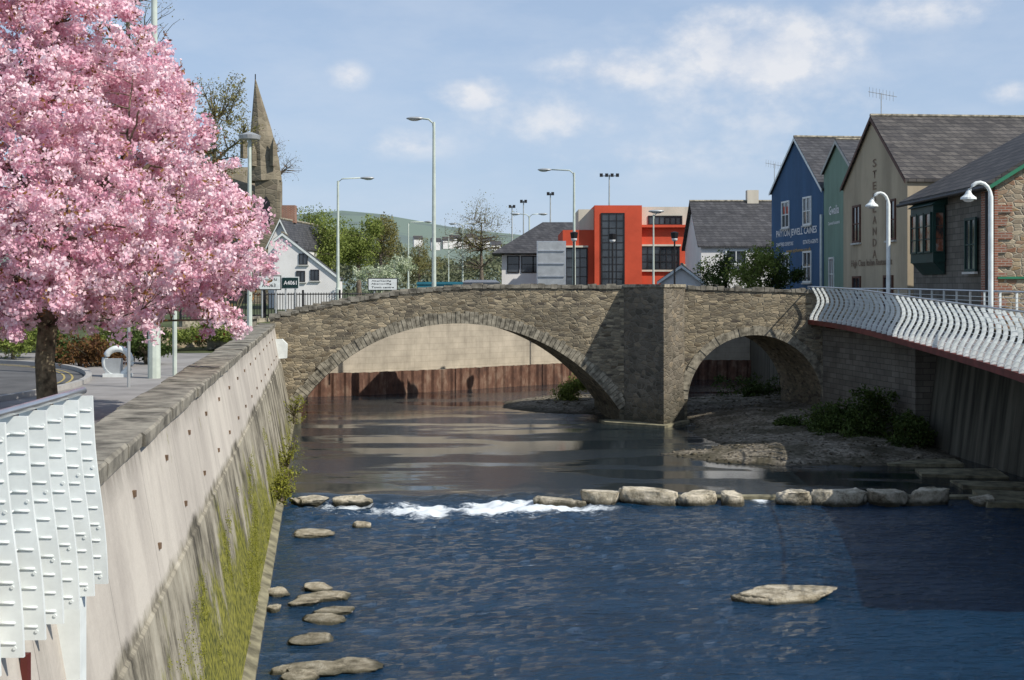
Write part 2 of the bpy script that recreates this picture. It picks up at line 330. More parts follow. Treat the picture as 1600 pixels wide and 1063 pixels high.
def bush(label,c,r,leaf,n,nleaf,lsz,clr,seed,name='bush',cat='bush',group=None,stem=True):
    base=(c[0],c[1],c[2]-r[2]*.9); t=thing(name,label,cat,base,group)
    cl=lobes(n,c,r,seed,nl=8,lr=.5); mb=MB(); rg=random.Random(seed)
    skeleton(mb,[(Vector(base),.06),(Vector(c)-Vector((0,0,r[2]*.4)),.04)],[([cl[i] for i in rg.sample(range(n),min(25,n))],.025,3,4)],seed,6)
    part(t,'stem',mb,M['bark'],fix=False); leafobj('foliage',cl,nleaf,clr,lsz,leaf,par=t,org=base,seed=seed); return t

# ---------------------------------------------------------------- camera/light/world
cam=bpy.data.cameras.new('camera'); co=bpy.data.objects.new('camera',cam); COL.objects.link(co); scene.camera=co
co.location=(0,0,CAMZ); co.rotation_euler=(math.pi/2,0,0); cam.lens=45; cam.sensor_width=36; cam.shift_y=-81.5/1600; cam.clip_end=12000; cam.clip_start=.1
ELEV=math.radians(42); sx,sy=.86,-.51; l=math.hypot(sx,sy); sx/=l; sy/=l
S=Vector((sx*math.cos(ELEV),sy*math.cos(ELEV),math.sin(ELEV)))
sun=bpy.data.lights.new('sun','SUN'); sun.energy=4.9; sun.angle=math.radians(.5); sun.color=(1,.94,.85)
so=bpy.data.objects.new('sun',sun); COL.objects.link(so); so.rotation_euler=S.to_track_quat('Z','Y').to_euler(); so.location=(30,-20,40)
w=bpy.data.worlds.new("World"); scene.world=w; w.use_nodes=True; nt=w.node_tree; nt.nodes.clear()
class WG(G):
    def __init__(s,nt): s.nt=nt
wg=WG(nt); out=nt.nodes.new('ShaderNodeOutputWorld'); bg=nt.nodes.new('ShaderNodeBackground'); nt.links.new(bg.outputs[0],out.inputs[0])
sky=nt.nodes.new('ShaderNodeTexSky'); sky.sky_type='NISHITA'; sky.sun_disc=False; sky.sun_elevation=ELEV; sky.sun_rotation=math.atan2(sx,sy); sky.air_density=1.0; sky.dust_density=.6; sky.ozone_density=2.5; sky.altitude=0
tc=nt.nodes.new('ShaderNodeTexCoord'); d=tc.outputs['Generated']
def vm(op,a,b): 
    n_=nt.nodes.new('ShaderNodeVectorMath'); n_.operation=op; wg.set(n_.inputs[0],a); wg.set(n_.inputs[1],b); return n_
nzc=wg.n('ShaderNodeTexNoise',{'Vector':vm('MULTIPLY',d,(1,1,1.5)).outputs[0],'Scale':22,'Detail':8,'Roughness':.58})
nf=nzc.outputs['Fac']
acc=None
for px,py,a,b,st in [(1190,85,150,62,1.1),(1130,60,90,50,1.0),(960,110,110,35,.85),(1280,100,60,25,.7),(740,145,62,28,.75),(545,118,32,22,.55),(1115,170,50,20,.5),(1450,10,140,35,.5),(640,225,80,25,.4),(870,190,170,60,.38),(1580,140,45,20,.45),(1010,240,260,40,.3),(1150,140,300,110,.35),(-200,100,200,60,.6),(2000,120,220,60,.7),(-700,60,300,60,.6),(2700,0,300,90,.7)]:
    v=Vector(((px-800)/2000,1,(450-py)/2000)).normalized()
    df=vm('MULTIPLY',vm('SUBTRACT',d,v).outputs[0],(2000/a,2000/a,2000/b)); ln=nt.nodes.new('ShaderNodeVectorMath'); ln.operation='LENGTH'; nt.links.new(df.outputs[0],ln.inputs[0])
    e=wg.math('MULTIPLY',wg.math('MAXIMUM',wg.math('SUBTRACT',1.35,ln.outputs['Value']),0.0),st)
    acc=e if acc is None else wg.math('MAXIMUM',acc,e)
cm=wg.math('ADD',acc,wg.math('MULTIPLY',wg.math('SUBTRACT',nf,.5),2.4))
cm2=wg.math('MULTIPLY',wg.ramp(cm,(.08,0.0),(1.25,1.0)),wg.math('MINIMUM',wg.math('MULTIPLY',acc,2.5),1.0))
dz=wg.n('ShaderNodeSeparateXYZ',{0:d}).outputs[2]
mixf=wg.mr(dz,.05,.6,.70,.28)
skyc=wg.mix(mixf,sky.outputs[0],(4.9,6.2,8.4,1))
hz=wg.n('ShaderNodeTexNoise',{'Vector':vm('MULTIPLY',d,(1,1,3.0)).outputs[0],'Scale':6,'Detail':6,'Roughness':.6}).outputs['Fac']
skyc=wg.mix(wg.math('MULTIPLY',wg.ramp(hz,(.42,0.0),(.72,1.0)),.4),skyc,(6.4,7.1,8.2,1))
cs=wg.mix(wg.ramp(nf,(.35,0.0),(.6,1.0)),(6.0,6.6,7.7,1),(8.4,8.4,8.6,1))
fin=wg.mix(wg.math('MULTIPLY',cm2,.8),skyc,cs)
nt.links.new(fin,bg.inputs[0]); bg.inputs[1].default_value=.104
scene.view_settings.view_transform='Standard'; scene.view_settings.look='None'; scene.view_settings.exposure=0
# ---------------------------------------------------------------- terrain
def wt(Y): return -3.33-.151*(Y-10.5)
def wb(Y): return -2.6-.151*(Y-10.5)
W=[(-11.4,62),(-8,62.8),(-4,65.5),(0,69),(4,72),(9,74),(14.5,74)]
R=[(14.6,-60),(14.6,30),(14.3,36),(13.9,43),(13.4,46),(12.7,50),(12.7,54.5),(14.5,74)]
mb=MB()
YS=[(-60,2.85),(10,2.85),(42,2.85),(50,3.0),(62,3.9)]
for (a,za),(b,zb) in zip(YS[:-1],YS[1:]): mb.add([(-900,a,za),(wt(a)-.3,a,za),(wt(b)-.3,b,zb),(-900,b,zb)],[(0,1,2,3)])
mb.add([(-900,62,3.9),(-11.4,62,3.9),(-11.4,85,3.9),(-900,85,3.9)],[(0,1,2,3)])
for (a,b) in zip(W[:-1],W[1:]): mb.add([(a[0],a[1]+.3,3.9),(b[0],b[1]+.3,3.9),(b[0],85,3.9),(a[0],85,3.9)],[(0,1,2,3)])
for (a,b) in zip(R[:-1],R[1:]): mb.add([(a[0]+.2,a[1],4.0),(900,a[1],4.0),(900,b[1],4.0),(b[0]+.2,b[1],4.0)],[(0,1,2,3)])
mb.add([(14.5,74,4.0),(900,74,4.0),(900,85,3.9),(14.5,85,3.9)],[(0,1,2,3)])
mb.add([(-6000,85,3.9),(6000,85,3.9),(6000,9000,3.9),(-6000,9000,3.9)],[(0,1,2,3)])
mb.add([(-14,-60,-.9),(16,-60,-.9),(16,80,-.9),(-14,80,-.9)],[(0,1,2,3)])
solo('ground',mb,M['dirt'],(0,0,0),kind='structure',fix=False)
prof=[(-3000,400),(-600,370),(300,345),(450,338),(540,329),(600,334),(680,346),(760,359),(850,368),(1000,374),(1300,370),(2000,380),(4500,400)]
mb=MB(); xs=np.linspace(-2800,3400,140); rows=[900,1000,1150,1300,1450,1600,1900]
for j,Yr in enumerate(rows):
    for x in xs:
        px=x/1600*2000+800; zt=np.interp(px,[p[0] for p in prof],[p[1] for p in prof]); h=(450-zt)*1600/2000
        s=min(1,(Yr-900)/700); s=s*s*(3-2*s); nz_=noise.noise((x*.004,Yr*.004,0))*8*s
        mb.v.append((x,Yr,3+(h+nz_)*s if Yr<1800 else 3+h*.8))
n=len(xs)
for j in range(len(rows)-1):
    for i in range(n-1): a=j*n+i; mb.f.append((a,a+1,a+n+1,a+n))
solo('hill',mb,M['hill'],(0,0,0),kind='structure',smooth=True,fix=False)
mb=MB(); pv=[(-40,46),(-12.0,46),(wt(46)-.7,46),(wt(6)-.7,6),(-40,6)]
solo('pavement',mb.prism([(x,y,2.86) for x,y in pv],(0,0,.06)),M['pave'],(0,0,0),kind='structure')
rc=[(-40,41.5),(-18,40.5),(-14.5,38.8),(-12.3,36.2),(-10.9,33),(-10.3,30),(-10.5,27),(-11.2,22),(-12,14),(-40,14)]
def smooth_pl(pl,k=2):
    for _ in range(k):
        q=[pl[0]]
        for a,b in zip(pl[:-1],pl[1:]): q+= [(a[0]*.75+b[0]*.25,a[1]*.75+b[1]*.25),(a[0]*.25+b[0]*.75,a[1]*.25+b[1]*.75)]
        q.append(pl[-1]); pl=q
    return pl
kp=smooth_pl(rc[:-1]); rc2=kp+[rc[-1]]
solo('road',MB().add([(x,y,2.925) for x,y in rc2],[tuple(range(len(rc2)))]),M['asphalt'],(0,0,0),kind='structure',fix=False)
mb=MB()
def strip(mb,pl,off0,off1,z0,z1):
    P=[Vector((x,y,0)) for x,y in pl]; L=[]
    for i,p in enumerate(P):
        t=(P[min(i+1,len(P)-1)]-P[max(i-1,0)]).normalized(); nn=Vector((-t.y,t.x,0)); L.append((p+nn*off0,p+nn*off1))
    for i in range(len(L)-1):
        a,b=L[i];c,dd=L[i+1]
        mb.add([(a.x,a.y,z0),(b.x,b.y,z0),(dd.x,dd.y,z0),(c.x,c.y,z0),(a.x,a.y,z1),(b.x,b.y,z1),(dd.x,dd.y,z1),(c.x,c.y,z1)],[(4,5,6,7),(0,4,7,3),(1,2,6,5),(0,1,5,4),(3,7,6,2)])
strip(mb,kp,.0,.15,2.9,3.03); solo('kerb',mb,M['kerb'],(0,0,0),kind='structure')
mb=MB(); 
for o in(-.3,-.5): 
    P=[Vector((x,y,0)) for x,y in kp]
    for i in range(len(P)-1):
        t=(P[i+1]-P[i]).normalized(); nn=Vector((-t.y,t.x,0)); a=P[i]+nn*o;b=P[i]+nn*(o-.05);c=P[i+1]+nn*(o-.05);dd=P[i+1]+nn*o
        mb.add([(q.x,q.y,2.93) for q in(a,b,c,dd)],[(0,1,2,3)])
solo('road_marking',mb,M['yellow'],(0,0,0),kind='structure',fix=False)
# ---------------------------------------------------------------- river water
def fbm(x,y,s): return noise.noise((x*s,y*s,.3))
DL=-.10
ys=np.concatenate([np.arange(-8,14,.8),np.arange(14,26,.11),np.arange(26,34.5,.08),np.arange(34.5,50,.35),np.arange(50,81,1.0)])
xs=np.arange(-12,15.4,.12); V=[];FO=[];RI=[]
for y in ys:
    for x in xs:
        cy=31.9+.4*math.sin(x*.7)*(1 if x<1 else .0)
        s=1/(1+math.exp(-(y-cy)/(.2)))
        z=DL-DL*s
        tur=math.exp(-max(0,cy-.2-y)/1.8)*(1-s) if y<cy+.6 else 0
        lx=1/(1+math.exp((x-2.4)/.6))*(1/(1+math.exp(-(x+5.6)/.3)))
        gap=math.exp(-((x-6.2)/.3)**2)+.6*math.exp(-((x-8.9)/.12)**2)
        rp=1-s
        if y<40:
            z+=rp*(.022*fbm(x,y*2.0,1.1)+.018*fbm(x,y*2.2,2.9)+.010*fbm(x,y*1.8,6.1)); z+=tur*(.17*lx+.03)*(fbm(x,y*1.2,1.7)+.8*fbm(x,y,4.5))
            z+= .09*s*lx*math.exp(-abs(y-cy-.6)/.5)*(.5+fbm(x,0,1.1))
        V.append((x,y,z))
        fo=0
        if y<cy+.35:
            q=(cy-y); fo=(math.exp(-((q-.85)/.6)**2)*.80+ .5*math.exp(-max(0,q-.5)/1.8))*lx*(.75+.9*fbm(x,y*1.3,.9)+.6*fbm(x,y,3.0)) if q>-.05 else 0
            fo*= .55+.9*math.exp(-((x+.6)/2.6)**2)
            fo+=gap*math.exp(-max(0,q)/.35)*1.2 if q>-.25 else 0
            fo+=.36*math.exp(-max(0,q)/3.0)*(1/(1+math.exp((x-4)/1.5)))*(1/(1+math.exp(-(x+5.)/.5)))*(q>0)
        FO.append(fo); RI.append(rp)
nx=len(xs); F=[(j*nx+i,j*nx+i+1,(j+1)*nx+i+1,(j+1)*nx+i) for j in range(len(ys)-1) for i in range(nx-1)]
mb=MB(); mb.v=V; mb.f=F; rv=solo('river',mb,M['water'],(0,0,0),kind='structure',smooth=True,fix=False)
rv.data.attributes.new('foam','FLOAT','POINT').data.foreach_set('value',FO); rv.data.attributes.new('rip','FLOAT','POINT').data.foreach_set('value',RI)
mb=MB(); gx=np.arange(-3,14.6,.2); gy=np.arange(33.5,66,.25)
def gh(x,y):
    def e(cx,cy,rx,ry): return max(0,1-((x-cx)/rx)**2-((y-cy)/ry)**2)
    h=.60*e(11.5,46,5.9,8.0)+.32*e(7.6,40.2,4.2,2.8)+.32*e(10,39.2,4.3,2.3)+.6*e(3.6,57.5,5.0,5.5)+.8*e(13,55,8,9)
    return -.27+h**.7*.85+.06*noise.noise((x*.8,y*.8,1))+.03*noise.noise((x*3,y*3,2))
for y in gy:
    for x in gx: mb.v.append((x,y,min(gh(x,y),1.2)))
nx=len(gx)
for j in range(len(gy)-1):
    for i in range(nx-1): a=j*nx+i; mb.f.append((a,a+1,a+nx+1,a+nx))
solo('gravel_bank',mb,M['gravel'],(0,0,0),kind='structure',smooth=True,fix=False)
mb=MB(); 
for _ in range(2600):
    x=random.uniform(1,13.5); y=random.uniform(36,60); z=gh(x,y)
    if z<-.02: continue
    r=random.uniform(.025,.08)*(1.8 if random.random()<.06 else 1); mb.sphere((x,y,z),r,(1,random.uniform(.6,1),.55),6,4)
o=solo('pebbles',mb,M['gravel'],(0,0,0),label='loose grey pebbles scattered on the gravel bank',category='pebbles',kind='stuff',smooth=True,fix=False)
# ---------------------------------------------------------------- boulders
def boulder(c,d,seed,mat,label,group,blocky=.5,rz=0,name='boulder'):
    import bmesh
    bm=bmesh.new(); bmesh.ops.create_icosphere(bm,subdivisions=4,radius=1); rs=random.Random(seed)
    planes=[(Vector((rs.gauss(0,1),rs.gauss(0,1),rs.gauss(0,.6))).normalized(),rs.uniform(.62,.9)) for _ in range(10)]+[(Vector((rs.uniform(-.12,.12),rs.uniform(-.2,.05),1)).normalized(),rs.uniform(.42,.56))]
    for v in bm.verts:
        p=v.co.copy(); q=Vector([math.copysign(abs(a)**blocky,a) for a in p]); q=q*(1/max(1,q.length)**.35)
        for pn,pd in planes:
            e=q.dot(pn)-pd
            if e>0: q=q-pn*e*.96
        k=1+.10*noise.noise(p*1.3+Vector((seed*3.1,0,0)))+.08*noise.noise(p*3.5+Vector((seed,5,0)))+.07*noise.noise(p*8+Vector((seed,5,0)))
        q=q*k*1.15; q.x*=d[0]/2;q.y*=d[1]/2;q.z*=d[2]/2; v.co=q
    bmesh.ops.rotate(bm,verts=bm.verts,matrix=Matrix.Rotation(rz,3,'Z')); me=bpy.data.meshes.new(name); bm.to_mesh(me); bm.free(); me.materials.append(mat)
    me.polygons.foreach_set('use_smooth',[True]*len(me.polygons)); o=bpy.data.objects.new(name,me); COL.objects.link(o); o.location=c; setmeta(o,label,'rock',group); return o
for i,(px,w_,top,lab) in enumerate([(875,68,780,'dark wet boulder with water pouring over it'),(940,56,769,'pale squarish boulder in the weir row'),(1013,78,767,'large pale boulder in the weir row'),(1088,54,772,'pale flat-topped boulder in the weir row'),(1145,36,773,'small ochre boulder in the weir row'),(1242,54,770,'pale rounded boulder in the weir row'),(1315,82,770,'long pale block boulder in the weir row'),(1388,54,769,'pale block boulder in the weir row'),(1449,62,769,'grey wedge boulder in the weir row'),(1535,34,779,'small dark boulder at the end of the weir')]):
    Y=31.6; zt=Z(top,Y); boulder((X(px,Y),Y+random.uniform(-.06,.06),zt-.15),(w_*Y/2000*1.1,.55,.62),i+1,M['boulder'],lab,'boulders along the weir',.40,random.uniform(-.1,.1))
solo('weir_sill',MB().prism([(3.0,32.0,-.7),(12.6,32.0,-.7),(12.6,32.0,.03),(3.0,32.0,.03)],(0,.35,0)),M['footing'],(7,32,-.5),'low dark stone sill running behind the weir boulders','weir')
for i,(px,py,w_,hh) in enumerate([(538,772,34,.36),(485,792,44,.32),(560,795,36,.32),(490,832,62,.16),(566,820,26,.28),(470,776,26,.26),
    (436,925,34,.20),(428,950,18,.18),(510,930,70,.18),(495,917,40,.18),(475,940,40,.15),(525,952,50,.13),(510,966,60,.12),(490,998,60,.12),(435,1047,25,.16),(490,1045,80,.14),(550,1037,80,.13),(470,1058,50,.16),(1222,930,160,.32)]):
    Y=31.6 if py<800 else (CAMZ-DL)*2000/(py-450+4); big=py==930 and w_==160
    boulder((X(px,Y),Y,DL+(.08 if py<800 else .02)),(w_*Y/2000*1.15,w_*Y/2000*(.45 if big else .75)+.1,hh),i+40,M['frock'] if py>800 else M['boulder'],'long flat pale rock lying in the open river' if big else 'flat brown river rock beside the wall',None if big else 'rocks along the foot of the wall',.75,random.uniform(-.3,.3),name='river_rock')
# ---------------------------------------------------------------- left river wall
lw=thing('river_wall','long stained concrete river wall with dark stone coping','wall',(wt(30),30,0))
mb=MB(); Ys=np.linspace(2,50,60)
def wsec(Y): return [(wb(Y)+.04,Y,-1),(wb(Y),Y,0.0),(wt(Y)+.29,Y,2.35),(wt(Y)+.26,Y,2.37),(wt(Y)+.02,Y,3.72),(wt(Y)-.55,Y,3.72),(wt(Y)-.55,Y,2.6)]
for Y in Ys: mb.v+=wsec(Y)
for j in range(len(Ys)-1):
    for k in range(6): a=j*7+k; mb.f.append((a,a+1,a+8,a+7))
mb.f.append(tuple(range(7))); mb.f.append(tuple(range(len(mb.v)-7,len(mb.v))))
part(lw,'wall',mb,M['lwall'])
mb=MB(); Y=2.0
while Y<49.6:
    L=random.uniform(.7,1.4); L=min(L,49.9-Y); hj=random.uniform(-.01,.012); jx=random.uniform(-.015,.015)
    P=[(wt(Y)+.06+jx,3.725),(wt(Y)+.065+jx,3.84+hj),(wt(Y)+.04+jx,3.865+hj),(wt(Y)-.53,3.875+hj),(wt(Y)-.58,3.85+hj),(wt(Y)-.58,3.725)]
    vs=[(x+random.uniform(-.01,.01),Y+.006,z+random.uniform(-.006,.006)) for x,z in P]+[(x-.151*L+random.uniform(-.01,.01),Y+L-.006,z+random.uniform(-.006,.006)) for x,z in P]
    mb.add(vs,[(0,1,7,6),(1,2,8,7),(2,3,9,8),(3,4,10,9),(4,5,11,10),(5,0,6,11),(5,4,3,2,1,0),(6,7,8,9,10,11)]); Y+=L
part(lw,'coping',mb,M['cope'])
mb=MB(); 
for Y in Ys: mb.v+=[(wb(Y)-.1,Y,-1),(wb(Y)+.17,Y,-1),(wb(Y)+.15,Y,-.04),(wb(Y)-.02,Y,.05)]
for j in range(len(Ys)-1):
    for k in range(3): a=j*4+k; mb.f.append((a,a+1,a+5,a+4))
part(lw,'footing',mb,M['footing'])
for i,Y in enumerate(np.arange(11.5,46,2.44)):
    for zz in (3.4,2.75):
        f=(zz-2.37)/1.35; yy=Y+(.0 if zz>3 else .9); x=wt(yy)+.26+(.02-.26)*f
        part(lw,'bolt_plate',MB().box((x+.01,yy,zz),(.03,.05,.06)),M['rustbolt'])
solo('river_wall',MB().prism([(-9.6,54.4,-1),(-11.0,54.4,-1),(-12.2,62.6,-1),(-10.9,62.6,-1)],(0,0,4.6)),M['backwall'],(-10.5,58,-1),'pale block river wall continuing past the bridge','wall')
solo('wall_pillar',MB().box((-10.4,47.6,3.55),(1.6,1.2,1.1)).box((-10.4,47.6,4.14),(1.8,1.4,.08)),M['cope'],(-10.4,47.6,3),'low stone pillar at the end of the wall','pillar')
t=thing('metal_cabinet','white metal panel fixed at the bridge corner','cabinet',(X(434,48.6),48.6,2.5))
part(t,'panel',MB().prism([(X(420,48.6),48.6,Z(531,48.6)),(X(440,48.6),48.6,Z(530,48.6)),(X(448,48.6),48.6,Z(538,48.6)),(X(447,48.6),48.6,Z(560,48.6)),(X(421,48.6),48.6,Z(562,48.6))],(0,.25,0)),M['wpaint'])
part(t,'bracket',MB().box((X(432,48.8),49.2,2.6),(.1,.8,.1)),M['galv'])
mb=MB(); strip(mb,[(-9.9,50.3),(-11.6,50.0),(-13.3,48.4),(-13.8,46)],0,.4,2.8,3.75); solo('garden_wall',mb,M['bridge'],(-12,49,2.85),'low curved rubble wall at the bridge approach','wall')
rg=np.random.default_rng(3); c=[]
for _ in range(6500):
    Y=rg.triangular(11,19,37); zc=rg.uniform(0,1)**1.1*1.9
    if noise.noise((Y*.45,zc*1.0,4))+.5*noise.noise((Y*1.8,zc*2.5,1))<.20: continue
    f=zc/2.35; c.append((wb(Y)+(wt(Y)+.3-wb(Y))*f-.02,Y,zc))
leafobj('wall_moss',c,22,.06,.010,M['mossy'],meta=dict(label='yellow-green moss and creepers clinging to the river wall',category='moss',kind='stuff'),seed=5,squash=1.3)
for i,(Y,zc,r) in enumerate([(33.5,.35,.55),(31.5,.3,.35),(35.5,.5,.5),(45.5,.9,.5),(29.6,.6,.28)]):
    bush('leafy yellow-green weed growing at the wall foot',(wb(Y)+.15,Y,zc),(r,r,r*1.1),M['mossy'],70,11,.028,.11,50+i,name='weed',cat='plant',group='weeds at the foot of the wall')
# ---------------------------------------------------------------- bridge
br=thing('stone_bridge','old rubble stone bridge with two arches over the river','bridge',(1.5,52,0))
YF,YB,SK=50.0,54.5,-.7
topx=[(425,499),(470,487),(560,470),(640,458),(740,450),(850,450),(1040,451),(1180,455),(1290,458)]
def topz(x): return np.interp(x,[X(a,50) for a,_ in topx],[Z(b,50) for _,b in topx])
a1=dict(c=-2.1,h=6.3,cr=3.87,sp=.5); a1['R']=(a1['h']**2+(a1['cr']-a1['sp'])**2)/(2*(a1['cr']-a1['sp'])); a1['z']=a1['cr']-a1['R']
a2=dict(c=9.5,h=2.65,cr=3.42,sp=.9); a2['R']=(a2['h']**2+(a2['cr']-a2['sp'])**2)/(2*(a2['cr']-a2['sp'])); a2['z']=a2['cr']-a2['R']
col=[(x,-1.0) for x in np.linspace(-9.45,a1['c']-a1['h'],4)]
for A,nx_ in((a1,np.linspace(4.2,a2['c']-a2['h'],6)),(a2,np.linspace(a2['c']+a2['h'],13.0,4))):
    th=math.asin(A['h']/A['R']); col+=[(A['c']+A['R']*math.sin(t),A['z']+A['R']*math.cos(t)) for t in np.linspace(-th,th,49)]
    col+=[(x,-1.0) for x in nx_]
mb=MB(); n=len(col)
for x,b in col: z=float(topz(x)); mb.v+=[(x,YF,b),(x,YF,z),(x+SK,YB,z),(x+SK,YB,b)]
for i in range(n-1):
    a=i*4; b=a+4
    if abs(col[i][0]-col[i+1][0])>1e-6: mb.f+=[(a,b,b+1,a+1),(a+1,b+1,b+2,a+2),(a+2,b+2,b+3,a+3)]
    mb.f.append((a,a+3,b+3,b))
mb.f+=[(0,1,2,3),(4*n-4,4*n-1,4*n-2,4*n-3)]
part(br,'wall',mb,M['bridge'])
for A in(a1,a2):
    mb=MB(); th=math.asin(A['h']/A['R']); N=int(2*th*A['R']/.17); da=2*th/N; T=.44 if A is a1 else .34
    for i in range(N):
        q0=-th+i*da+.0012; q1=q0+da-.0024; r0=A['R']-.012; r1=A['R']+T*random.uniform(.85,1.1); yf=YF-.04-random.uniform(0,.035)
        P=[(A['c']+r*math.sin(q),A['z']+r*math.cos(q)) for q,r in((q0,r0),(q1,r0),(q1,r1),(q0,r1))]
        mb.prism([(x,yf,z) for x,z in P],(0,.35,0))
    part(br,'arch_ring',mb,M['ring'])
mb=MB(); mbr=MB(); x=-9.5
while x<12.9:
    L=random.uniform(.14,.42); z=float(topz(x+L/2)); h=random.uniform(.09,.2)
    if not 4.35<x<6.75: (mb if x<5 else mbr).box((x+L/2,YF+.2,z+h/2-.02),(L-.015,.5,h),0,.015)
    x+=L
part(br,'parapet',mb,M['cope']); part(br,'parapet',mbr,M['cope']); mb=MB()
for i in range(60): 
    x=-9.4+i*.37; z=float(topz(x)); mb.box((x+SK,YB-.2,z+.06),(.35,.42,.15),0,.015)
part(br,'parapet',mb,M['cope'])
mb=MB(); zt=Z(450,49)+.02
mb.prism([(4.35,YF+.02,-1),(5.72,48.25,-1),(6.75,YF+.02,-1)],(0,0,zt+1)); part(br,'pier',mb,M['pier'],label='dark pointed cutwater rising to the parapet')
mb=MB(); mb.prism([(3.4,YF+.1,-1),(3.6,49.2,-1),(5.7,47.8,-1),(6.9,49.7,-1),(6.9,YF+.1,-1)],(0,0,1.1)); part(br,'footing',mb,M['footing'])
part(br,'pier_cap',MB().prism([(4.3,YF,zt),(5.72,48.15,zt),(6.8,YF,zt)],(0,0,.12)),M['ring'])
part(br,'footing',MB().box((-9.0,49.7,-.2),(1.6,.8,1.2),.1,.06),M['footing'])
# ---------------------------------------------------------------- back wall & sheet piles
bw=thing('retaining_wall','curved pale block wall with rusty sheet piling at its foot','wall',(0,69,0))
sW=smooth_pl(W,3); mb=MB(); strip(mb,sW,.0,.5,-1,3.9); part(bw,'wall',mb,M['backwall'])
mb=MB(); strip(mb,sW,-.1,.05,3.5,3.95) ; part(bw,'coping',mb,M['concrete'])
P=[Vector((x,y,0)) for x,y in sW]; D=[0]
for a,b in zip(P[:-1],P[1:]): D.append(D[-1]+(b-a).length)
def at(s,D=D,P=P):
    k=min(max(np.searchsorted(D,s)-1,0),len(P)-2); f=(s-D[k])/(D[k+1]-D[k]); t=(P[k+1]-P[k]).normalized(); return P[k].lerp(P[k+1],f),Vector((t.y,-t.x,0))
mb=MB(); s=0; zz=[]
while s<D[-1]:
    for ds,o in((0,.68),(.18,.68),(.28,.765),(.46,.765)):
        p,nn=at(min(s+ds,D[-1])); p=p+nn*o; zz.append(p)
    s+=.58
for p in zz: mb.v+=[(p.x,p.y,-1),(p.x,p.y,1.12+random.uniform(-.02,.02))]
for i in range(len(zz)-1): mb.f.append((2*i,2*i+2,2*i+3,2*i+1))
part(bw,'sheet_pile',mb,M['rust'],fix=False)
mb=MB(); strip(mb,sW,-.66,-.0,.8,1.08); part(bw,'ledge',mb,M['ring'])
# ---------------------------------------------------------------- right wall
rw=thing('river_wall','dark stained river wall below the walkway','wall',(14,40,0))
mb=MB(); rl=[(14.9,-20),(14.8,30),(14.5,36),(14.0,42.5)]; 
for x,y in rl: mb.v+=[(x-.5,y,-1),(x+.1,y,3.99),(x+.8,y,3.99)]
for i in range(3):
    for k in range(2): a=i*3+k; mb.f.append((a,a+1,a+4,a+3))
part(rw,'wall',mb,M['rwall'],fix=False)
mb=MB(); mb.prism([(13.3,42.2,-1),(12.1,50.2,-1),(13.2,50.2,-1),(14.6,42.2,-1)],(0,0,4.95)); part(rw,'buttress',mb,M['greyblock'])
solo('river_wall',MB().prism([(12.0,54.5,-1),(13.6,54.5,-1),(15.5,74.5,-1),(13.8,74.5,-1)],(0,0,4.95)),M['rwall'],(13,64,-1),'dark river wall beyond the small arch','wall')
for i,(px,py,w_,d_) in enumerate([(1440,712,2.2,1.2),(1500,728,2.3,1.2),(1560,745,2.2,1.3),(1600,765,2.2,1.4)]):
    Y=5.0*2000/(py-450); solo('stone_slab',MB().box((X(px,Y),Y,-.12),(w_,d_,.4),-.1,.05),M['footing'],(X(px,Y),Y,-.1),'flat dark stone slab stepping along the bank','slab','slabs along the bank')
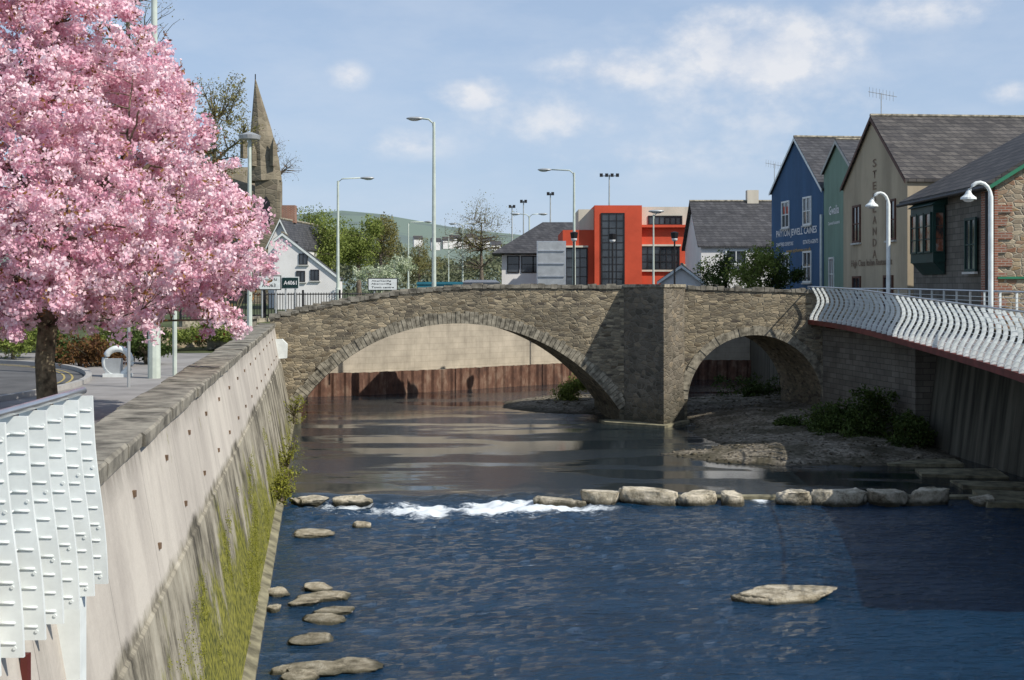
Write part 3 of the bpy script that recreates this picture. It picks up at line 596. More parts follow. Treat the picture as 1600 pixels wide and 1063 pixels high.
# ---------------------------------------------------------------- railings with shaped fins
def po_wave(q,b): return b*(.75*math.cos(q*math.pi*1.7)+.3)
def po_near(q,b): return b*(1-q)+.009*math.sin(q*6.5)
def fin(mb,p,nn,t,h,bul,wd,po,th=.012):
    N=14; L=[];Rr=[]
    for i in range(N+1):
        q=i/N; o=po(q,bul); ww=wd*(1.05-.3*q)
        L.append(p+nn*(o-ww/2)+Vector((0,0,q*h))); Rr.append(p+nn*(o+ww/2)+Vector((0,0,q*h)))
    vs=[]
    for i in range(N+1): vs+=[L[i]-t*th,Rr[i]-t*th,Rr[i]+t*th,L[i]+t*th]
    fs=[(0,1,2,3)[::-1],(4*N,4*N+1,4*N+2,4*N+3)]
    for i in range(N):
        for k in range(4): a=4*i+k; b=4*i+(k+1)%4; fs.append((a,b,b+4,a+4))
    mb.add(vs,fs)
def fin_railing(obj,path,h,step,bul,wd,nrod,side,po,rod_r=.011,bolt=False):
    P=[Vector(p) for p in path]; D=[0]
    for a,b in zip(P[:-1],P[1:]): D.append(D[-1]+(b-a).length)
    def A(s):
        k=min(max(int(np.searchsorted(D,s))-1,0),len(P)-2); f=(s-D[k])/(D[k+1]-D[k]); t=(P[k+1]-P[k]); t.z=0; t.normalize(); return P[k].lerp(P[k+1],f),t,Vector((t.y,-t.x,0))*side
    s=.05
    while s<D[-1]:
        p,t,nn=A(s); mb=MB(); fin(mb,p,nn,t,h,bul,wd,po)
        if bolt:
            for q in(.04,.3,.62,.93):
                for e in(-.3,.3):
                    c=p+nn*(po(q,bul)+wd*e)+Vector((0,0,q*h)); mb.tube([c-t*.018,c+t*.018],.010,6)
        part(obj,'post',mb,M['wpaint'],fix=True)
        s+=step
    mb=MB(); ss=np.linspace(0,D[-1],int(D[-1]/.5)+2)
    if bolt:
        s=.05
        while s<D[-1]:
            for r in range(nrod):
                q=(r+.7)/(nrod+.6); p,t,nn=A(s); c=p+nn*(po(q,bul)+wd*.1)+Vector((0,0,q*h)); mb.tube([c-nn*.045-t*(-.014),c+nn*.045+t*.014],rod_r,6)
            s+=step
    for r in range(nrod if not bolt else 0):
        q=(r+.7)/(nrod+.6); pts=[]
        for s in ss: p,t,nn=A(s); pts.append(p+nn*(po(q,bul))+Vector((0,0,q*h)))
        mb.tube(pts,rod_r,6)
    if bolt:
        for r in range(nrod):
            q=(r+.7)/(nrod+.6); pts=[]
            for s in ss: p,t,nn=A(s); pts.append(p+nn*(po(q,bul)-wd*.1)+Vector((0,0,q*h)))
            mb.tube(pts,.007,6)
    part(obj,'rod',mb,M['wpaint'],smooth=True,fix=False)
    mb=MB(); pts=[]
    for s in ss: p,t,nn=A(s); pts.append(p+nn*(po(1,bul))+Vector((0,0,h+.03)))
    mb.tube(pts,.025,10); part(obj,'handrail',mb,M['steel'],smooth=True,fix=False)
def sm3(pl,k=2):
    for _ in range(k):
        q=[pl[0]]
        for a,b in zip(pl[:-1],pl[1:]): q+=[tuple(a[i]*.75+b[i]*.25 for i in range(3)),tuple(a[i]*.25+b[i]*.75 for i in range(3))]
        q.append(pl[-1]); pl=q
    return pl
wp=[(11.65,50.3,4.02),(11.8,46.5,3.98),(11.85,43,3.9),(11.75,38,3.72),(11.45,33,3.58),(10.95,28,3.48),(10.3,24,3.42),(9.3,19.5,3.4)]
wp=sm3(wp)
wk=thing('walkway','riverside walkway with red edge beam and white railings','walkway',(12.5,38,3.5))
mb=MB(); L=[]
for i,p in enumerate(wp):
    L+= [(p[0],p[1],p[2]),(15.2,p[1],p[2]+.0),(15.2,p[1],p[2]-.14),(p[0],p[1],p[2]-.14)]
mb.v=[(a,b,c+.0) for a,b,c in L]
for i in range(len(wp)-1):
    for k in range(4): a=4*i+k; b=4*i+(k+1)%4; mb.f.append((a,b,b+4,a+4))
part(wk,'deck',mb,M['pave'])
mb=MB()
for i in range(len(wp)-1):
    a=Vector(wp[i]); b=Vector(wp[i+1]); t=(b-a).normalized(); nn=Vector((t.y,-t.x,0)).normalized(); mb.obox((a+b)/2+Vector((0,0,-.10))-nn*-.02,t,Vector((0,0,1)),nn,(b-a).length*1.01,.17,.08)
part(wk,'edge_beam',mb,M['redbeam'])
for i in range(3,len(wp),4):
    p=wp[i]; part(wk,'bracket',MB().prism([(p[0]+.1,p[1]-.06,p[2]-.15),(14.4,p[1]-.06,p[2]-.15),(14.4,p[1]-.06,p[2]-.75),(p[0]+.3,p[1]-.06,p[2]-.28)],(0,.12,0)),M['redbeam'])
r1=thing('walkway_railing','white railing of wavy fins and thin rods along walkway','railing',(11.7,38,3.7))
fin_railing(r1,[(p[0]+.12,p[1],p[2]) for p in wp],1.25,.62,.19,.12,10,1,po_wave,.008)
r2=thing('walkway_railing','white railing on the street side of the walkway','railing',(14.2,38,3.9))
ip=sm3([(13.5,52,4.0),(13.9,46,4.0),(14.1,40,3.95),(14.0,33,3.9),(13.6,28,3.85)],1)
for s in np.linspace(0,1,26):
    k=s*(len(ip)-1); i=min(int(k),len(ip)-2); p=Vector(ip[i]).lerp(Vector(ip[i+1]),k-i); part(r2,'post',MB().box((p.x,p.y,p.z+.6),(.06,.03,1.2)),M['wpaint'])
mb=MB()
for h in np.linspace(.15,1.05,8): mb.tube([(p[0],p[1],p[2]+h) for p in ip],.009,6)
part(r2,'rod',mb,M['wpaint'],fix=False); part(r2,'handrail',MB().tube([(p[0],p[1],p[2]+1.22) for p in ip],.03,8),M['steel'],fix=False)
fb=thing('footbridge_railing','white steel footbridge railing with bolted curved fins','railing',(-2.7,7,3.3))
fin_railing(fb,[(-2.80,8.35,3.33),(-2.72,7,3.33),(-2.68,5.5,3.33),(-2.66,3.5,3.33)],1.22,.33,.07,.20,11,-1,po_near,.0075,bolt=True)
fd=thing('footbridge_deck','white footbridge edge with red support posts','footbridge',(-3.0,7,2.8))
part(fd,'support_column',MB().box((-2.80,8.0,1.1),(.24,.12,4.44)),M['wpaint'])
part(fd,'edge_beam',MB().box((-3.05,5.6,3.22),(.45,5.0,.18)),M['wpaint'])
part(fd,'post',MB().box((-2.66,7.0,3.0),(.04,.05,.5)),M['redbeam'])
# ---------------------------------------------------------------- cherry tree
ct=thing('cherry_tree','cherry tree covered in dense pink blossom beside the wall','tree',(-8.0,22,2.9))
CX,CY=-8.3,22.0
def cprof(z):
    if z>=6.0: return 4.05*max(0,1-(z-6.0)/5.7)**.62
    return 4.05*max(0,1-((6.0-z)/1.5)**2)**.5
rg=np.random.default_rng(11); cl=[]
while len(cl)<5000:
    z=rg.uniform(4.6,11.6); a=rg.uniform(0,2*math.pi); r=cprof(z)
    k=1+.16*noise.noise((math.cos(a)*1.6,math.sin(a)*1.6,z*.75))+.10*noise.noise((math.cos(a)*5,math.sin(a)*5,z*2))
    if rg.random()>(r/4.05)**1.2+.05: continue
    q=rg.random()**.36; p=(CX+r*k*q*math.cos(a),CY+r*k*q*math.sin(a),z+.3*noise.noise((a*2,z,3)))
    if noise.noise((p[0]*.95,p[1]*.95,p[2]*1.25))+.5*noise.noise((p[0]*2.2,p[1]*2.2,p[2]*2.6))<-.24: continue
    cl.append(p)
for _ in range(30):
    a=rg.uniform(-1.9,1.2); r=3.6*rg.uniform(.5,.97); x0,y0,z0=CX+r*math.cos(a),CY+r*math.sin(a),rg.uniform(4.9,5.6)
    for j in range(rg.integers(4,8)): cl.append((x0+.07*j*math.cos(a)+rg.normal()*.05,y0+.07*j*math.sin(a)+rg.normal()*.05,z0-.08*j+rg.normal()*.04))
cl=np.array(cl); mb=MB(); rd=random.Random(2)
tr=[(Vector((-8.0,22,2.85)),.24),(Vector((-7.98,22,3.3)),.18),(Vector((-8.03,22,4.0)),.165),(Vector((-7.98,22,4.6)),.16),(Vector((-8.1,22,5.3)),.13)]
out_=[c for c in cl if math.hypot(c[0]-CX,c[1]-CY)>1.4]
t1=[Vector((CX+2.3*math.cos(a),CY+2.3*math.sin(a),z)) for a,z in [(0,6.3),(.8,7),(1.7,6.5),(2.6,7),(3.5,6.3),(4.4,7.1),(5.3,6.4),(5.8,7.6),(.3,8)]]+[Vector((CX+.4,CY,9.6)),Vector((CX-.5,CY+.5,9.0)),Vector((CX+.2,CY-.7,8.6))]
skeleton(mb,tr,[(t1,.10,7,8),([out_[i] for i in rd.sample(range(len(out_)),110)],.035,6,5),([cl[i] for i in rd.sample(range(len(cl)),650)],.014,4,4)],5,12)
part(ct,'trunk',mb,M['bark'],fix=False)
leafobj('blossom',cl,56,rg.uniform(.10,.21,len(cl)),.034,M['blossom'],par=ct,org=(-8.0,22,2.9),asp=.85,seed=3,squash=.78)
sub=cl[rg.random(len(cl))<.36]; leafobj('leaves',sub+rg.normal(size=sub.shape)*.12,9,.17,.045,M['bronze'],par=ct,org=(-8.0,22,2.9),asp=.4,seed=4)
# ---------------------------------------------------------------- buildings
def window(par,c,u,w,h,frame,bars=(1,1),proud=.0,sill=True,name='window',glass=None):
    u=Vector(u).normalized(); v=Vector((0,0,1)); n=u.cross(v); c=Vector(c)
    mb=MB().obox(c,u,v,n,w-.02,h-.02,.012); wn=part(par,name,mb,glass or M['glass'])
    mb=MB(); f=min(.09,w*.09)
    for sx_ in(-1,1): mb.obox(c+u*sx_*(w/2),u,v,n,f,h+f,.06); mb.obox(c+v*sx_*(h/2),u,v,n,w-f,f,.058)
    for i in range(1,bars[0]+1): mb.obox(c+u*(-w/2+w*i/(bars[0]+1)),u,v,n,f*.6,h-f,.05)
    for i in range(1,bars[1]+1): mb.obox(c+v*(-h/2+h*i/(bars[1]+1)),u,v,n,w-f,f*.55,.045)
    part(wn,'frame',mb,frame)
    if sill: part(wn,'sill',MB().obox(c-v*(h/2+f/2+.045),u,v,n,w+.2,.07,.11),M['sill'])
    return wn
def gable_house(name,label,A,B,Dv,zg,zeA,zeB,zp,wallm,roofm,over=.22,pk=.5,trim=None,back=True):
    A=Vector((*A,0));B=Vector((*B,0));Dv=Vector((*Dv,0)); m=A.lerp(B,pk); h=thing(name,label,'house',(m.x,m.y,zg))
    U=Vector((0,0,1)); mb=MB(); F=[A+U*zg,B+U*zg,B+U*zeB,m+U*zp,A+U*zeA]; mb.prism(F,Dv); part(h,'wall',mb,wallm)
    mb=MB(); dn=Dv.normalized()*over
    for E,ze in((A,zeA),(B,zeB)):
        r=m+U*zp; e=E+U*ze; sl=(e-r); e2=e+sl.normalized()*over; th=Vector((0,0,.12)); lift=Vector((0,0,.015))
        q=[e2-dn+lift,r-dn+lift,r+Dv+dn+lift,e2+Dv+dn+lift]; mb.prism(q,th)
    rf=part(h,'roof',mb,roofm)
    part(rf,'ridge',MB().tube([m+U*(zp+.14)-dn*.99,m+U*(zp+.14)+Dv+dn*.99],.08,6),M['ring'])
    if trim:
        mb=MB()
        for E,ze in((A,zeA),(B,zeB)):
            r=m+U*zp; e=E+U*ze; e2=e+(e-r).normalized()*over; mb.prism([e2-dn*1.15+U*-.06,r-dn*1.15+U*-.06,r-dn*1.15+U*.1,e2-dn*1.15+U*.1],dn*.14)
        part(rf,'bargeboard',mb,trim)
    return h,A,B,m
gz=4.0
oh,A,B,m=gable_house('house','ochre rendered restaurant with steep slate roof and gable',(14.5,56),(14.83,48),(13,1.0),gz,Z(296,56),Z(282,48),Z(186,52),M['ochre'],M['slate2'],trim=M['wood'],over=.12)
u=(B-A).normalized(); U=Vector((0,0,1)); nn=u.cross(U)
def gp(A,B,f,z): p=A.lerp(B,f); return Vector((p.x,p.y,z))
for i,ch in enumerate('STERLANDA'):
    text(oh,'lettering',ch,gp(A,B,.53,10.3-i*.46),u,U,.32,M['browntext'],width=.45)
text(oh,'lettering','High Class Italian Restaurant',gp(A,B,.47,6.25),u,U,.36,M['browntext'],width=5.2)
for f,wz_ in((.24,7.95),(.78,7.9)): window(oh,gp(A,B,f,wz_),u,.95,1.5,M['wood'],(1,1))
for f in(.24,.74): window(oh,gp(A,B,f,5.1),u,1.0,1.2,M['wood'],(1,0))
def aerial(c,h,par_label):
    t=thing('tv_aerial',par_label,'aerial',c); b=Vector(c); part(t,'mast',MB().tube([b,b+Vector((0,0,h))],.02,6),M['galv'])
    mb=MB(); tp=b+Vector((0,0,h*.95)); mb.tube([tp+Vector((-.5,.1,.12)),tp+Vector((.6,-.1,-.12))],.012,4)
    for i in range(8): q=tp+Vector((-.45+i*.13,.09-i*.026,.11-i*.031)); mb.tube([q+Vector((0,0,-.2)),q+Vector((0,0,.2))],.008,4)
    part(t,'antenna',mb,M['galv'])
aerial((15.0,52,Z(186,52)+.1),.95,'thin television aerial on the ochre gable')
gh_,A2,B2,m2=gable_house('house','pale green rendered narrow house between two gables',(15.1,62),(15.0,56.3),(12,.9),gz,Z(272,62),Z(262,56),Z(222,59),M['green'],M['slate'],trim=M['sill'],over=.12)
u2=(B2-A2).normalized(); text(gh_,'lettering','Gwalia',gp(A2,B2,.38,8.9),u2,U,.42,M['whitetext'],width=2.0); text(gh_,'lettering','Chartered Accountants',gp(A2,B2,.38,8.3),u2,U,.16,M['whitetext'],width=2.3)
window(gh_,gp(A2,B2,.3,5.9),u2,.9,1.5,M['wpaint'],(1,1))
bh,A3,B3,m3=gable_house('house','blue rendered office house with white windows and lettering',(14.2,70),(15.08,62),(10,1.1),gz,Z(303,70),Z(297,62),Z(218,66),M['blue'],M['slate'],trim=M['wpaint'],over=.12)
u3=(B3-A3).normalized(); n3_=u3.cross(U)
for f in(.30,.72):
    window(bh,gp(A3,B3,f,Z(333,66)),u3,1.15,1.35,M['wpaint'],(1,1)); window(bh,gp(A3,B3,f,Z(418,66)),u3,1.15,1.5,M['wpaint'],(1,1))
text(bh,'lettering','PAYTON JEWELL CAINES',gp(A3,B3,.50,Z(364,66)),u3,U,.46,M['whitetext'],width=6.3)
text(bh,'lettering','CHARTERED SURVEYORS',gp(A3,B3,.28,Z(380,66)),u3,U,.2,M['whitetext'],width=2.8); text(bh,'lettering','ESTATE AGENTS',gp(A3,B3,.78,Z(380,66)),u3,U,.2,M['whitetext'],width=2.2)
text(bh,'lettering','www.pjchomes.co.uk',gp(A3,B3,.55,Z(392,66)),u3,U,.24,M['gold'],width=3.8)
part(bh,'downpipe',MB().tube([B3+n3_*.12+U*gz,B3+n3_*.12+U*8.8],.06,6),M['wpaint'])
aerial((X(1210,72),72,Z(300,72)),1.6,'thin television aerial beside the blue house')
sh=thing('house','stone and brick house with hipped slate roof and green trim','house',(18,42,gz))
ze=Z(288,38); zr=ze+2.55; mb=MB()
mb.prism([(14.35,38,gz),(22.5,38,gz),(22.5,38,ze),(18.45,38,zr),(14.35,38,ze)],(0,.5,0)); part(sh,'gable_wall',mb,M['rstone'])
part(sh,'wall',MB().box((18.45,42.2,(gz+ze)/2),(8.1,7.39,ze-gz)),M['greyblock'])
mb=MB(); e=.35
mb.add([(14.35-e,37.75,ze-.1),(18.45,37.75,zr+.1),(18.45,43.6,zr+.1),(14.35-e,46.3,ze-.1)],[(0,1,2,3)])
mb.add([(22.5+e,37.75,ze-.1),(18.45,37.75,zr+.1),(18.45,43.6,zr+.1),(22.5+e,46.3,ze-.1)],[(3,2,1,0)]); mb.add([(14.35-e,46.3,ze-.1),(18.45,43.6,zr+.1),(22.5+e,46.3,ze-.1)],[(0,1,2)])
mb2=MB(); 
for fpoly in mb.f: mb2.prism([mb.v[i] for i in fpoly],(0,0,.12))
rf=part(sh,'roof',mb2,M['slate2'])
part(rf,'bargeboard',MB().prism([(14.0,37.7,ze-.22),(18.45,37.7,zr-.0),(18.45,37.7,zr+.12),(14.0,37.7,ze-.10)],(0,.045,0)),M['gtrim'])
part(rf,'gutter',MB().tube([(13.95,37.7,ze-.12),(13.95,46.3,ze-.12)],.06,8),M['black'])
part(sh,'quoin',MB().box((14.36,38.5,(gz+ze)/2),(.1,1.1,ze-gz-.3)),M['brick'])
for k in range(9): part(sh,'quoin',MB().box((14.35+(.16 if k%2 else .24),37.985,4.4+k*.4),(.32 if k%2 else .48,.06,.22)),M['brick'])
window(sh,(14.32,39.9,6.6),(0,-1,0),.9,1.6,M['dgreen'],(1,1)); part(sh,'string_course',MB().box((16.5,37.97,5.55),(4.2,.08,.07)),M['gtrim'])
part(sh,'downpipe',MB().tube([(14.2,38.3,gz),(14.2,38.3,ze-.2)],.05,6),M['black'])
part(sh,'bay_window',MB().box((14.15,43.6,7.05),(.4,2.4,1.9)).prism([(13.85,42.3,8.0),(14.4,42.3,8.0),(14.4,42.3,8.35)],(0,2.6,0)).prism([(13.98,42.45,6.1),(14.35,42.45,6.1),(14.35,42.45,5.7)],(0,2.3,0)),M['dgreen'])
for y in(42.85,43.6,44.35): window(sh,(13.95,y,7.1),(0,-1,0),.6,1.3,M['dgreen'],(0,2),sill=False,glass=M['glass2'])
window(sh,(14.15,42.4,7.1),(1,0,0),.28,1.3,M['dgreen'],(0,2),sill=False,glass=M['glass2'])
rb=thing('civic_building','modern red rendered building with tall dark glazed strip','building',(8,88,3.9)); Y=85
def blk(x0,x1,y0,y1,dep,fy):
    return MB().prism([(X(x0,Y),fy,Z(y1,Y)),(X(x1,Y),fy,Z(y1,Y)),(X(x1,Y),fy,Z(y0,Y)),(X(x0,Y),fy,Z(y0,Y))],(0,dep,0))
part(rb,'wing',blk(880,929,359,485,9,85.6),M['red']); part(rb,'parapet',blk(905,929,326,358.5,7,85.9),M['cream'])
part(rb,'tower',blk(929,1003,321,485,9,85),M['red']); part(rb,'wing',blk(1003,1088,353,485,9,85.7),M['red']); part(rb,'upper_storey',blk(1003.5,1090,322,352.5,8,85.95),M['cream'])
part(rb,'upper_storey',blk(1088.5,1126,319,485,10,88.5),M['cream'])
part(rb,'ledge',blk(1001,1092,351,355,.3,85.35),M['red'])
ux=(1,0,0)
def rwin(x0,x1,y0,y1,fy,bars,fr=M['black']): window(rb,(X((x0+x1)/2,Y),fy,Z((y0+y1)/2,Y)),ux,(x1-x0)*Y/2000,(y1-y0)*Y/2000,fr,bars,sill=False)
rwin(940,975,334,447,85,(2,9)); rwin(885,918,388,447,85.6,(2,3)); rwin(1004,1063,385,421,85.7,(5,2)); rwin(1016,1068,337,350,85.95,(5,0))
for yy in (383,423): part(rb,'surround',MB().box((X(1033,Y),85.62,Z(yy,Y)),(2.8,.16,.12)),M['cream'])
part(rb,'surround',MB().box((X(901,Y),85.52,Z(385,Y)),(1.6,.16,.12)),M['cream'])
h1,_a,_b,_m=gable_house('house','low white hall with large grey slate roof',(X(1088,78),76),(X(1088,78),83),(9,0),3.9,Z(384,76),Z(384,76),Z(317,79),M['white'],M['slate'])
window(h1,(X(1150,76),76,Z(402,76)),(1,0,0),1.2,.8,M['wpaint'],(1,0))
part(h1,'chimney',MB().box((X(1178,79),79.6,Z(308,79)),(.7,.6,.9)),M['cream'])
h2,_a,_b,_m=gable_house('house','small dark gabled outbuilding with white bargeboards',(X(1032,70),70),(X(1098,70),70),(1,6),3.9,Z(440,70),Z(442,70),Z(417,70),M['white'],M['slate'],trim=M['wpaint'])
ob=thing('office_building','white office with overhanging hipped slate roof and dark windows','building',(2,98,3.9)); Y=95
part(ob,'wall',MB().box((X(845,95),100,(3.9+Z(398,95))/2),(5.8,9,Z(398,95)-3.9)),M['white'])
zt=Z(396,95); zr=Z(343,95)
rf=part(ob,'roof',MB().add([(X(768,95),94.8,zt),(X(935,95),94.8,zt),(X(935,95),105.5,zt),(X(768,95),105.5,zt),(X(850,95),99,zr),(X(905,95),99,zr)],[(0,1,5,4),(1,2,5),(2,3,4,5),(3,0,4),(3,2,1,0)]),M['slate'])
for px in(790,812,830): window(ob,(X(px+12,95.5),95.5,Z(413,95)),ux,.85,1.2,M['black'],(0,1),sill=False)
h3,A4,B4,m4=gable_house('house','white gabled house with slate roof beside the church',(X(432,88),85),(X(470,88),85),(1,9),3.9,Z(385,85),Z(385,85),Z(345,85),M['white'],M['slate'],trim=M['wpaint'])
window(h3,(X(455,85),85,Z(390,85)),ux,.8,1.0,M['black'],(1,0))
part(h3,'chimney',MB().box((X(452,88),88,Z(335,88)),(.9,.8,1.2)),M['brick'])
h4,A5,B5,m5=gable_house('house','bright white terraced house with long sloping gable and windows',(X(438,82),80),(X(530,80),80),(-1,9),3.9,Z(376,80),Z(436,80),Z(367,80),M['white'],M['slate'],trim=M['wpaint'],pk=.12,over=.1)
for px,py in((474,405),(470,432),(492,430)): window(h4,(X(px,80),80,Z(py,80)),ux,.5,.65,M['black'],(1,0))
chh=thing('church','grey stone church tower with tall octagonal spire','church',(X(413,110),110,3.9))
tx=X(420,110); mb=MB().box((tx,110,(3.9+Z(282,110))/2),(1.9,2.4,Z(282,110)-3.9)); 
for sx_ in(-1,1):
    mb.prism([(tx+sx_*1.0-.2,108.5,3.9),(tx+sx_*1.0+.2,108.5,3.9),(tx+sx_*1.0+.2,108.9,Z(300,110)),(tx+sx_*1.0-.2,108.9,Z(300,110))],(0,.8,0))
part(chh,'tower',mb,M['church']); sxp=X(408,110)
mb=MB(); mb.tube([(sxp+.3,110,Z(284,110)),(sxp+.2,110,Z(250,110)),(sxp,110,Z(205,110)),(sxp-.5,110,Z(124,110))],[1.5,1.32,.92,.04],8); part(chh,'spire',mb,M['church'])
for px,yb,yt in((386,250,206),(432,262,218),(400,262,225)): part(chh,'pinnacle',MB().tube([(X(px,110),108.7,Z(yb,110)),(X(px,110),108.7,Z(yt+14,110)),(X(px,110),108.7,Z(yt,110))],[.32,.3,.02],4),M['church'])
part(chh,'belfry_opening',MB().prism([(tx-.35,108.78,Z(350,110)),(tx+.35,108.78,Z(350,110)),(tx+.35,108.78,Z(318,110)),(tx,108.78,Z(308,110)),(tx-.35,108.78,Z(318,110))],(0,-.03,0)),M['black'])
part(chh,'finial',MB().tube([(sxp-.5,110,Z(126,110)),(sxp-.5,110,Z(116,110))],.05,5),M['black'])
part(chh,'nave',MB().box((tx-8,114,8),(14,8,8.2)).prism([(tx-15,110,12.1),(tx-15,118,12.1),(tx-15,114,16)],(14,0,0)),M['church'])
for i,(px,py,Yd,ww) in enumerate([(690,377,640,9),(702,374,660,8),(714,377,640,8),(727,372,680,9),(738,376,650,8),(672,379,640,8),(752,378,640,8),(645,375,700,8),(765,384,600,8)]):
    b=Z(py,Yd); gable_house('house','small white house on the distant hillside',(X(px,Yd),Yd),(X(px,Yd)+1,Yd-5),(ww*.6,1),b-4,b,b,b+2,M['white'],M['slate'],over=.1)
# ---------------------------------------------------------------- street lamps
def lamp(px,ytop,Y,arms,arm_px,zg,r=.09,label='tall pale steel street lamp with outreach arm',group='street lamps along the road'):
    x=X(px,Y); zt=Z(ytop,Y); t=thing('street_lamp',label,'street lamp',(x,Y,zg),group); mb=MB()
    mb.tube([(x,Y,zg),(x,Y,zg+1.3),(x,Y,zg+1.35),(x,Y,zt-.15)],[r*1.35,r*1.3,r,r*.6],10); part(t,'pole',mb,M['gpaint'],smooth=False)
    for s in arms:
        L=arm_px*Y/2000; mb=MB().tube([(x,Y,zt-.6),(x+s*.05,Y,zt-.2),(x+s*.25,Y,zt-.02),(x+s*L*.7,Y,zt+.03)],r*.42,6); part(t,'arm',mb,M['gpaint'],smooth=True)
        hd=MB().sphere((x+s*L*.92,Y,zt+.02),.42,(1,.42,.2),12,8); h_=part(t,'lamp_head',hd,M['galv'],smooth=True)
        part(h_,'lens',MB().sphere((x+s*L*.95,Y,zt-.03),.3,(.9,.4,.25),10,6),M['lens'],smooth=True)
lamp(678,186,60,[-1],32,3.9,.11); lamp(528,279,75,[1],50,3.9,.1); lamp(897,266,75,[-1],50,3.9,.1)
lamp(638,347,130,[1],34,3.9,.1); lamp(723,350,130,[-1,1],17,3.9,.1,'double-headed pale street lamp'); lamp(827,335,110,[-1,1],23,3.9,.1,'double-headed pale street lamp')
lamp(617,368,180,[-1],24,3.9,.1); lamp(241,-60,33,[1],30,2.9,.12,'thick pale street lamp column rising through the blossom'); lamp(701,365,160,[1],14,3.9,.08)
lamp(1021,331,66,[1],5,3.9,.06,'slim pale street lamp with small head')
t=thing('street_lamp','grey street lamp with flat round head behind the blossom','street lamp',(X(390,44),44,2.9)); x=X(390,44)
part(t,'pole',MB().tube([(x,44,2.9),(x,44,4),(x,44,Z(218,44))],[.12,.09,.06],8),M['gpaint']); part(t,'lamp_head',MB().tube([(x,44,Z(218,44)),(x,44,Z(212,44)),(x,44,Z(207,44))],[.35,.38,.1],14),M['galv'])
def swan(px,yb,yt,Y,hpx,label):
    x=X(px,Y); zb=4.0; zt=Z(yt,Y); hx=X(hpx,Y); t=thing('street_lamp',label,'street lamp',(x,Y,zb),'swan-neck lamps on the walkway')
    pts=[(x,Y,zb)]+[(x,Y,zb+(zt-.35-zb)*k) for k in(.3,.6,1)]; 
    R_=(x-hx)*.5
    for a in np.linspace(0,math.pi*.95,9)[1:]: pts.append((x-R_+R_*math.cos(a),Y,zt-.35+.38*math.sin(a)))
    part(t,'pole',MB().tube(pts,[.07]*4+[.05]*8,8),M['wpaint'],smooth=True)
    e=pts[-1]; part(t,'lamp_head',MB().tube([(e[0],Y,e[2]+.10),(e[0],Y,e[2]-.0),(e[0],Y,e[2]-.08),(e[0],Y,e[2]-.13)],[.05,.10,.20,.21],14),M['wpaint'],smooth=False)
    part(t,'lens',MB().sphere((e[0],Y,e[2]-.13),.15,(1,1,.5),12,8),M['lens'],smooth=True)
swan(1388,445,303,42,1362,'white swan-neck lamp beside the ochre house'); swan(1548,460,287,34,1513,'white swan-neck lamp beside the stone house')
for px,yt,Y in((1054,362,62),(957,364,62),(897,362,62)):
    x=X(px,Y); t=thing('street_lamp','black post lamp with lantern head','street lamp',(x,Y,3.9),'lantern lamps by the bridge'); zt=Z(yt,Y)
    part(t,'pole',MB().tube([(x,Y,3.9),(x,Y,4.4),(x,Y,zt-.4)],[.09,.05,.04],8),M['black']); part(t,'lamp_head',MB().tube([(x,Y,zt-.42),(x,Y,zt-.32),(x,Y,zt-.05),(x,Y,zt)],[.06,.16,.2,.03],10),M['black']); part(t,'lens',MB().sphere((x,Y,zt-.36),.15,(1,1,.9),10,6),M['lens'],smooth=True)
for px,yt,Y in((952,273,190),(860,302,200),(818,314,210),(800,322,220)):
    x=X(px,Y); zt=Z(yt,Y); t=thing('floodlight_mast','tall floodlight mast with cluster of lamps','floodlight',(x,Y,3.9),'sports ground floodlights'); part(t,'mast',MB().tube([(x,Y,3.9),(x,Y,zt)],[.2,.1],6),M['galv'])
    wd=1.2 if px==952 else .35
    part(t,'crossbar',MB().box((x,Y,zt-.2),(wd*2,.12,.12)),M['galv'])
    for k in np.linspace(-wd,wd,4 if px==952 else 2):
        part(t,'floodlight',MB().box((x+k,Y-.15,zt-.1),(.45,.3,.5)),M['black'])
# ---------------------------------------------------------------- signs, fence, car, street items
def sign(label,x0,x1,y0,y1,Y,zg,mat,lines,tm,posts=2,border=None):
    xc=(X(x0,Y)+X(x1,Y))/2; w_=X(x1,Y)-X(x0,Y); zc=(Z(y0,Y)+Z(y1,Y))/2; h_=Z(y0,Y)-Z(y1,Y)
    t=thing('road_sign',label,'sign',(xc,Y,zg))
    for k in((-.3,.3) if posts==2 else (0,)): part(t,'post',MB().tube([(xc+k*w_,Y+.06,zg),(xc+k*w_,Y+.06,zc+h_*.4)],.04,8),M['galv'])
    if border: part(t,'border',MB().box((xc,Y+.012,zc),(w_+.08,.02,h_+.08)),border)
    part(t,'panel',MB().box((xc,Y-.008,zc),(w_,.02,h_)),mat)
    for s,fx,fz,hh,ww in lines: text(t,'lettering',s,(xc+fx*w_,Y-.018,zc+fz*h_),(1,0,0),(0,0,1),hh*h_,tm,width=ww*w_,d=.004)
    return t
sign('white road sign with black place name and route number',402,438,432,452,58,3.9,M['wpaint'],[('Alexandra Rd',0,.25,.2,.7),('A4063',.0,-.2,.28,.6)],M['blacktext'],border=M['blacktext'])
sign('dark road sign with white route number',441,466,434,450,58.5,3.9,M['signdark'],[('A4061',0,0,.4,.8)],M['whitetext'],border=M['wpaint'])
sign('white direction sign with black place names',576,620,436,453,60,3.9,M['wpaint'],[('Aberkenfig',-.05,.3,.17,.7),('Abercynffig',-.05,.03,.17,.72),('Town centre',0,-.27,.17,.8)],M['blacktext'],border=M['blacktext'])
bs=sign('large grey back of a road sign on posts',840,883,378,447,60,3.9,M['galv'],[],M['whitetext'],border=M['steel'])
for yy in(392,412,432): part(bs,'rib',MB().box((X(861,60),59.95,Z(yy,60)),(1.25,.04,.05)),M['steel'])
